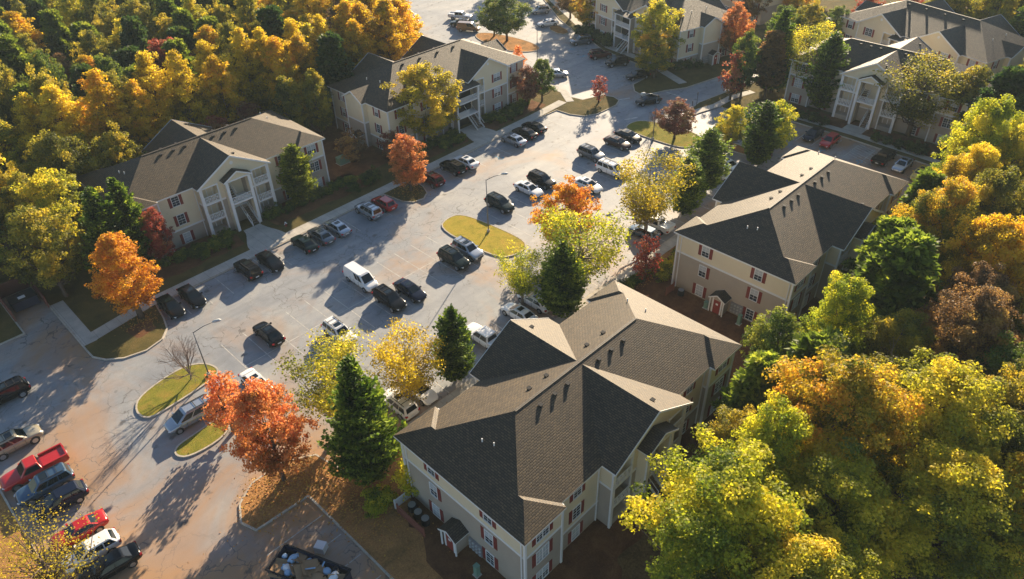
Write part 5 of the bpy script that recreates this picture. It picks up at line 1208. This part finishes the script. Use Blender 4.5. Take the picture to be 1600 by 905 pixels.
tree('conifer', 'conifer', 36.6, 46.0, 9.8, 4.9, 'pyramid conifer left of the dark roof slope of the nearest building')
tree('thin', 'yellow', 30.9, 46.8, 9.6, 7.8, 'yellow tree just left of the pyramid conifer in the right row', bark=MT['barkg'])
tree('thin', 'yelgreen', 24.0, 49.4, 10.4, 10.2, 'yellow-green tree between the orange-red maple and the big conifer', bark=MT['barkg'])
tree('bigcon', 'conifer', 21.9, 41.6, 15.4, 6.8, 'biggest dark conifer, standing at the left corner of the nearest building')
tree('round', 'redorange', 16.0, 47.8, 12.2, 7.8, 'large orange-red maple on the kerbed corner at lower left', name='maple_tree')
tree('sapling', 'redorange', 15.8, 57.0, 7.7, 4.8, 'lighter orange tree on the small island by the silver minivan')
tree('airy', 'sparse', -3.2, 51.0, 8.4, 10.8, 'sparse yellow tree overhanging the parked cars at the bottom left corner')
tree('sapling', 'limey', 23.6, 37.8, 4.2, 3.2, 'small light green sapling between the big conifer and the building corner')
tree('round', 'green', 58.0, 20.6, 10.6, 7.2, 'dark glossy green tree against the shaded side between the two right buildings')
# bare trees
bt = baretree(3, 6.8, 6.4, 1.3, .75)
def bare(x, y, s, label, sc_=1, m=None, seed=None):
    r = empty('bare_tree', (x, y, .1), s); r.scale = (sc_,) * 3; link('trunk', bt, r, mats=[m] if m else None); tag(r, label, 'tree', None)
bare(16.3, 67.4, 0, 'leafless pinkish grey tree on the west grass island')
bare(103.0, 67.4, 1, 'small leafless tree in the shade of the east island', .55)
bare(57.0, 8.5, 2, 'leafless grey branched tree in the woodland at right', 2.0, MT['barkg'])
bare(60.5, 5.0, 3, 'second leafless tree in the woodland at right, nearer the frame edge', 1.9, MT['barkg'])
bare(67.0, 104.5, 4, 'slender leafless tree at the back left of the half hidden building', 1.1)
# ---- woodland at upper left
GL = 'trees of the woodland behind the left buildings'
def wood(kind, leaf, x, y, h, w_, lab, g_): return tree(kind, leaf, x, y, h, w_, lab, g_)
LY = 'bright yellow tall tree in the sunlit front row of the upper left woodland'
for x, y, h, w_ in ((39.9, 121, 17, 7.2), (43.4, 117.6, 17, 6.6), (31.6, 118.5, 17, 8.8), (25.6, 120, 16, 8), (22.3, 123, 15, 6.5), (50.1, 122, 16, 6.2), (48.9, 116.4, 15, 7), (55.7, 119.5, 17, 7.2), (58.1, 117, 17, 7), (35.8, 117.2, 14.5, 6.5),
    (58.9, 114.6, 16, 7), (63.7, 115.2, 15, 6.4), (70.5, 118.5, 16, 7), (76.8, 119.2, 17, 8), (82.4, 114.8, 17, 9.4), (80.0, 119.5, 16, 8), (87.0, 117.5, 15.5, 8.6), (91.0, 121.0, 14, 8), (75.0, 114.5, 15, 7), (85, 124, 16.5, 8), (66, 121, 16, 6.6)):
    tree('poplar', 'gold' if (x > 72 or trng.random() < .3) else 'yellow', x, y, h + .8, w_ * 1.02, 'golden yellow tree massed above the roof of the half hidden building' if x > 72 else LY, 'golden trees above the half hidden building' if x > 72 else 'yellow front row trees of the upper left woodland')
for x, y, h, w_, lf in ((16.7, 100.7, 14, 10.7, 'yelgreen'), (12.4, 93.6, 13, 9.4, 'olive'), (21.3, 110.5, 14, 10.5, 'olive'), (7, 105, 14, 9, 'green'), (2.5, 99, 13, 9, 'dark'), (28.5, 109.5, 13, 8, 'olive'), (1, 108, 14, 9, 'green'), (12, 110, 15, 9, 'yellow'), (14.6, 104.5, 13, 7.5, 'olive')):
    tree('round', lf, x, y, h, w_, {'yelgreen': 'large olive-yellow rounded tree left of the left building', 'olive': 'shady olive tree left of the left building', 'green': 'deep green rounded tree at the left frame edge', 'dark': 'darkest tree behind the bin enclosure', 'yellow': 'yellow crown catching light at the left frame edge'}[lf], 'shady trees left of the left building')
tree('bigcon', 'conifer', 19.2, 91.4, 13.6, 7, 'left of two dark green evergreens at the left end of the left building'); tree('bigcon', 'conifer', 22.3, 92.4, 13.2, 6.8, 'right of two dark green evergreens, touching the left building')
tree('pine', 'dark', 68.2, 112.4, 15, 8.5, 'big dark green pine behind the gap between the left buildings'); tree('oval', 'olive', 60.6, 107.2, 12.5, 5.6, 'olive tree in the gap behind the two left buildings'); tree('oval', 'olive', 57, 109.5, 12, 6, 'shaded olive tree at the back corner of the left building')
tree('oval', 'red', 45.0, 113.0, 8, 6, 'dull red tree just behind the ridge of the left building'); tree('oval', 'maroon', 50.5, 112.0, 9, 6, 'dark red tree behind the right part of the left roof'); tree('oval', 'maroon', 62.4, 126, 14, 6, 'dull maroon tree in the woodland above the left building')
rng_ = random.Random(21)
LABW = {('pine', 'pine'): 'mid green pine in the upper left woodland', ('pine', 'green'): 'green pine in the upper left woodland', ('pine', 'dark'): 'dark green pine in the upper left woodland', ('round', 'olive'): 'olive broadleaf tree deep in the upper left woodland', ('round', 'green'): 'green broadleaf tree deep in the upper left woodland',
    ('poplar', 'gold'): 'golden tree deep in the upper left woodland', ('poplar', 'yelgreen'): 'yellow-green tree deep in the upper left woodland', ('poplar', 'brown'): 'brown tree deep in the upper left woodland', ('round', 'red'): 'dull red tree deep in the upper left woodland', ('poplar', 'yellow'): 'yellow tree along the right part of the upper left woodland'}
y = 126.0; row = 0
while y < 262:
    xl = 4 + (y - 120) * .17; xr = min(96, 150) if y < 160 else 96 + (y - 160) * .1
    if y < 150: xr = 92
    xr = min(xr, 98 + (y - 128) * .5)
    x = xl + (row % 2) * 3.6
    while x < xr:
        px, py = x + rng_.uniform(-1.8, 1.8), y + rng_.uniform(-1.8, 1.8)
        edge = px > xr - 20; q = rng_.random()
        if edge: k = ('poplar', 'yellow') if q < .45 else ('poplar', 'gold') if q < .7 else ('poplar', 'yelgreen') if q < .85 else ('poplar', 'brown')
        elif y < 132: k = ('round', 'olive') if q < .3 else ('pine', 'pine') if q < .55 else ('poplar', 'yelgreen') if q < .68 else ('poplar', 'gold') if q < .76 else ('pine', 'dark')
        else: k = ('pine', 'pine') if q < .26 else ('pine', 'green') if q < .42 else ('pine', 'dark') if q < .6 else ('round', 'olive') if q < .76 else ('round', 'green') if q < .87 else ('poplar', 'gold') if q < .92 else ('poplar', 'yelgreen') if q < .955 else ('round', 'red') if q < .975 else ('poplar', 'brown')
        tree(k[0], k[1], px, py, rng_.uniform(12.5, 18.5), rng_.uniform(6.8, 9.8), LABW[k], 'woodland: ' + LABW[k])
        x += 7.3 + (y - 120) * .012
    y += 6.6 + (y - 120) * .02; row += 1
# ---- woodland at right, nearest the camera
for k, lf, x, y, h, w_, lab in (
    ('nearlo', 'limey', 41.6, 13.0, 15, 8.0, 'lime yellow crown at the left rim of the near right woodland'),
    ('near', 'mixed', 47.4, 10.6, 17, 13.0, 'great golden orange tree in the near right woodland'),
    ('near', 'limey', 33.4, 12.0, 15.4, 14.6, 'huge yellow tree at the bottom, in front of the nearest building'),
    ('near', 'yelgreen', 53.6, 4.6, 16, 13, 'great yellow-green tree right of the golden orange one'),
    ('near', 'yelgreen', 40.2, 7.4, 14.0, 12.5, 'mixed green and orange tree below the golden orange one at the bottom'),
    ('nearlo', 'olive', 59.0, .2, 16, 8.5, 'olive tree cut by the right frame edge, low down'),
    ('near', 'yelgreen', 33.0, 6.0, 13.5, 12, 'yellow-green crown along the bottom edge right of the huge yellow tree'),
    ('near', 'yelgreen', 46.5, 1.0, 14.0, 12, 'olive crown at the bottom edge right of centre of the woodland'),
    ('nearlo', 'gold', 51.4, -3.6, 14.2, 7, 'orange leaved tree in the bottom right corner'),
    ('nearlo', 'limey', 60.9, 16.4, 15, 7.2, 'brilliant yellow oval tree right of the glossy green one'),
    ('pine', 'feather', 54.2, 15.4, 12.5, 9, 'feathery green conifer below the brilliant yellow oval tree'),
    ('pine', 'feather', 50.5, 18.6, 10.5, 7.5, 'lower feathery green conifer at the yard corner of the nearest building'),
    ('pine', 'feather', 70.0, 14.6, 16, 10.2, 'broad feathery green pine right of the brilliant yellow oval tree'),
    ('pine', 'feather', 75.5, 17.5, 14, 8, 'green pine beside the right centre building, behind the broad one'),
    ('near', 'gold', 79.6, 8.6, 16, 10, 'rusty orange tree at the right frame edge'),
    ('near', 'mixed', 84.2, 15.2, 16, 9.6, 'tawny and green tree above the rusty orange one at right'),
    ('near', 'limey', 107.6, 18.4, 17.6, 11.4, 'tall bright yellow tree at the right, before the upper right building'),
    ('nearlo', 'yelgreen', 106.0, 14.4, 15.5, 8, 'yellow-green tree at the right frame edge below the tall bright yellow one'),
    ('pine', 'dark', 124.5, 21.0, 15.6, 9.6, 'dark green pine right of the upper right building'),
    ('pine', 'dark', 120.6, 16.5, 16, 9.4, 'dark green pine at the right frame edge, upper part'),
    ('pine', 'green', 130.0, 18.4, 15, 9, 'green pine at the frame edge below the farthest building'),
    ('near', 'brown', 67.4, 6.4, 15, 10, 'brownish orange tree among bare branches at right'),
    ('nearlo', 'olive', 54.6, 10.6, 12.8, 9, 'dusky olive tree between the feathery conifer and the golden orange tree'),
    ('near', 'yellow', 97.2, 16.4, 15, 9.4, 'yellow tree below the tall bright yellow one at right'),
    ('near', 'olive', 91.0, 12.4, 16, 10, 'olive-yellow tree at the right frame edge, middle'),
    ('pine', 'green', 90.6, 19.6, 13, 7, 'green pine before the far end of the right centre building'),
    ('pine', 'feather', 83, 20.6, 9.5, 6, 'low green pine close to the stairway side of the right centre building'),
    ('nearlo', 'olive', 62.5, 11.2, 12.5, 8, 'shaded olive tree beneath the brilliant yellow oval tree'),
    ('near', 'brown', 73.4, 8.0, 14, 9, 'dull brown tree left of the rusty orange one'),
    ('nearlo', 'olive', 43.5, 16.8, 10, 7, 'shaded olive tree at the yard edge under the golden orange tree'),
    ('nearlo', 'dark', 57.5, -4.5, 12, 8, 'dark tree low in the bottom right corner'),
    ('nearlo', 'green', 64.4, 1.0, 14, 9, 'deep green tree at the right frame edge, lower third'),
    ('nearlo', 'olive', 73.5, 1.5, 14, 9, 'olive tree at the right frame edge below the rusty orange one'),
    ('nearlo', 'green', 28.0, 9.0, 11, 8, 'green tree beneath the bottom frame edge'),
    ('near', 'yellow', 114.5, 12.5, 17, 10, 'yellow tree outside the upper right bays at the frame edge'),
    ('nearlo', 'olive', 98, 9, 14, 9, 'olive tree at the right frame edge behind the lower yellow-green one'),
    ('nearlo', 'gold', 86, 5, 14, 9, 'golden tree behind the rusty orange one at the right frame edge')):
    tree(k, lf, x, y, h, w_, lab)
for i in range(34):
    x, y = 66 + rng_.uniform(0, 90), -26 + rng_.uniform(0, 22) + (0 if i % 2 else 4)
    tree('round', ('yelgreen', 'olive', 'gold')[i % 3], x, y, rng_.uniform(11, 15), rng_.uniform(8, 11), 'woodland tree outside the right frame edge', 'trees outside the right frame edge')
# ---- trees at the top right
for k, lf, x, y, h, w_, lab in (
    ('round', 'redorange', 141.2, 75.2, 11.5, 8, 'salmon pink tree behind the corner of the top centre building'), ('round', 'green', 150.5, 69.2, 10, 8, 'green tree by the far road at the top'), ('round', 'olive', 156.0, 66.2, 10.5, 8, 'olive tree by the far road at the top'),
    ('round', 'green', 158.8, 61.6, 9.5, 7, 'darker green tree by the far road left of the farthest building'), ('round', 'red', 175.2, 62.0, 8.5, 6.5, 'red tree behind the roof of the farthest building, left one'), ('round', 'red', 181.0, 55.0, 8.5, 7, 'red tree behind the roof of the farthest building, right one'),
    ('round', 'olive', 148, 78, 7, 6, 'small olive tree beside the top centre building'), ('round', 'brown', 166, 84, 10, 8, 'brown tree at the top edge beyond the far road'), ('round', 'mixed', 172, 76, 10, 8, 'mottled tree at the top edge beyond the far road')):
    tree(k, lf, x, y, h, w_, lab)
for i in range(26):
    x, y = 176 + rng_.uniform(0, 44), 12 + rng_.uniform(0, 40)
    tree('round', ('olive', 'yelgreen', 'olive')[i % 3], x, y, rng_.uniform(11, 15), rng_.uniform(8, 11), 'pale olive tree in the hazy woodland at the top right corner', 'hazy trees in the top right corner')
for i, (x, y) in enumerate(((140, 18), (147, 22), (150, 14), (158, 20), (165, 24), (168, 14), (139, 10), (156, 8), (172, 30))):
    tree('pine' if i % 3 else 'round', 'olive' if i % 2 else 'green', x, y, 13, 9, 'green tree right of the farthest building', 'green trees right of the farthest building')
for i, (x, y) in enumerate(((150, 140), (156, 134), (164, 150), (147, 148), (170, 120), (180, 110), (186, 96), (175, 135), (190, 80), (200, 70), (205, 60))):
    tree('round', ('mixed', 'green', 'brown')[i % 3], x, y, 10, 9, 'autumn tree beyond the top frame edge near the upper lot', 'autumn trees beyond the top frame edge')
# ---- shrubs
def shrubs(pts, leaf, label, group, smin=.8, smax=1.3, seed=0):
    rg2 = random.Random(seed)
    for x, y in pts: s_ = rg2.uniform(smin, smax); tree('shrub', leaf, x, y, 1.4 * s_, 1.9 * s_, label, group, 'shrub', 'shrub', .13)
def rowp(x0, x1, y, n, j, seed):
    rg2 = random.Random(seed); return [(x0 + (x1 - x0) * (i + .5) / n + rg2.uniform(-j, j), y + rg2.uniform(-j, j)) for i in range(n)]
shrubs(rowp(24, 34.5, 90.6, 8, .4, 1) + rowp(27, 33, 88.9, 4, .5, 2), 'green', 'dark green shrub in the bed left of the left building stairway', 'shrubs left of the left building stairway')
shrubs(rowp(39.8, 55, 90.9, 11, .4, 3), 'green', 'dark green shrub in the bed right of the left building stairway', 'shrubs right of the left building stairway')
shrubs(rowp(66, 77.5, 90.8, 8, .5, 4) + rowp(72, 77, 88.9, 4, .4, 5), 'green', 'rounded green shrub in the bed below the big yellow tree', 'shrubs below the big yellow tree', 1, 1.5)
shrubs(rowp(84, 96, 91.0, 8, .4, 6) + rowp(86, 93, 89.4, 4, .6, 7), 'green', 'green shrub before the right half of the half hidden building', 'shrubs before the half hidden building')
shrubs(rowp(66, 78, 41.5, 9, .4, 8) + rowp(66, 74, 40.2, 5, .4, 9), 'yelgreen', 'light green clipped shrub behind the right centre building', 'clipped shrubs behind the right centre building')
shrubs(rowp(57.5, 64.5, 42.4, 5, .5, 10), 'green', 'green shrub beside the pavement behind the nearest building', 'shrubs by the pavement behind the nearest building')
shrubs([(20.4, 39.4), (21.2, 38.6), (19.8, 38.4)], 'limey', 'bright green shrub below the big conifer', 'bright shrubs below the big conifer', .9, 1.3)
shrubs([(123.6, y_) for y_ in (29.5, 31, 33, 35, 36.8)] + [(123.8, y_) for y_ in (46, 48, 50, 52)], 'dark', 'very dark shrub in the bed of the upper right building', 'shrubs of the upper right building', .9, 1.4)
shrubs([(128.9, 80.2), (131.0, 79.0), (127.4, 82.2), (132.4, 77.4)], 'dark', 'dark shrub at the near end of the top centre building', 'shrubs at the near end of the top centre building', 1.0, 1.6)
shrubs([(130.6 + i * .5, 100 + i * 2.1) for i in range(6)] + [(132.2 + i * .5, 101 + i * 2.1) for i in range(5)], 'dark', 'dark shrub between the curved pavement and the top centre building', 'shrubs along the top centre building', 1.1, 1.8)
shrubs([(56.5, 88.6), (57.8, 88.9), (53.5, 88.4)], 'dark', 'dark round shrub on the lawn between the left buildings', 'dark shrubs between the left buildings', 1, 1.6)
# ---- leaf litter on the ground
def litter(seed, regions, z, name, size=.16, leaf='fallen'):
    rg2 = np.random.default_rng(seed); Cs = []
    for x, y, sx, sy, n in regions: Cs.append(np.stack([rg2.normal(x, sx, n), rg2.normal(y, sy, n), np.full(n, z) + rg2.uniform(0, .03, n)], 1))
    C = np.concatenate(Cs); n = len(C); me = leaf_mesh(name, C, norm_rows(np.stack([rg2.normal(size=n) * .35, rg2.normal(size=n) * .35, np.ones(n)], 1)), size * rg2.uniform(.6, 1.3, n), rg2.random(n), rg2)
    tag(link(name, me, mats=[LEAF[leaf]]), kind='stuff')
litter(1, [(16, 46.8, 2.0, 1.5, 1300), (20, 41, 1.7, 3.0, 1600), (59.5, 82, 1.2, 1.2, 300), (17.2, 81.5, 1.1, 1.1, 300), (66, 42, 3, .6, 500), (31, 43, 5, .5, 500), (58, 43, 4, .5, 600)], .15, 'fallen_leaves')
litter(2, [(16, 56, 1.6, 1.6, 90), (31, 48, 4, 1, 160), (57, 48, 6, 1.2, 240), (12, 44, 1, 2, 60), (-1, 52, 1.5, 4, 200), (65, 51, 2, 1.6, 120), (12, 40, 3, 4, 90)], .02, 'fallen_leaves', .11)

# ---- single out the trees of the short rows by their order
ORD = 'first second third fourth fifth sixth seventh eighth ninth tenth eleventh twelfth thirteenth fourteenth fifteenth sixteenth'.split()
Rv = Vector((math.cos(-TH), math.sin(-TH), 0)); Fv = Vector((-Rv.y, Rv.x, 0))
def ordinals(group, fmt, only=None):
    L_ = [o for o in sc.objects if o.parent is None and o.get('group') == group and (only is None or only in o['label'])]
    L_.sort(key=lambda o: o.location.dot(Rv) / o.location.dot(Fv))
    for i, o in enumerate(L_): o['label'] = fmt % ORD[i]
ordinals('yellow front row trees of the upper left woodland', 'yellow tree, %s from the left in the sunlit front row behind the left building')
ordinals('golden trees above the half hidden building', 'golden yellow tree above the half hidden building roof, %s from the left')
ordinals('shady trees left of the left building', 'shady olive tree left of the left building, %s such from the left', 'shady olive')
ordinals('shady trees left of the left building', 'deep green rounded tree at the left frame edge, %s such from the left', 'deep green')
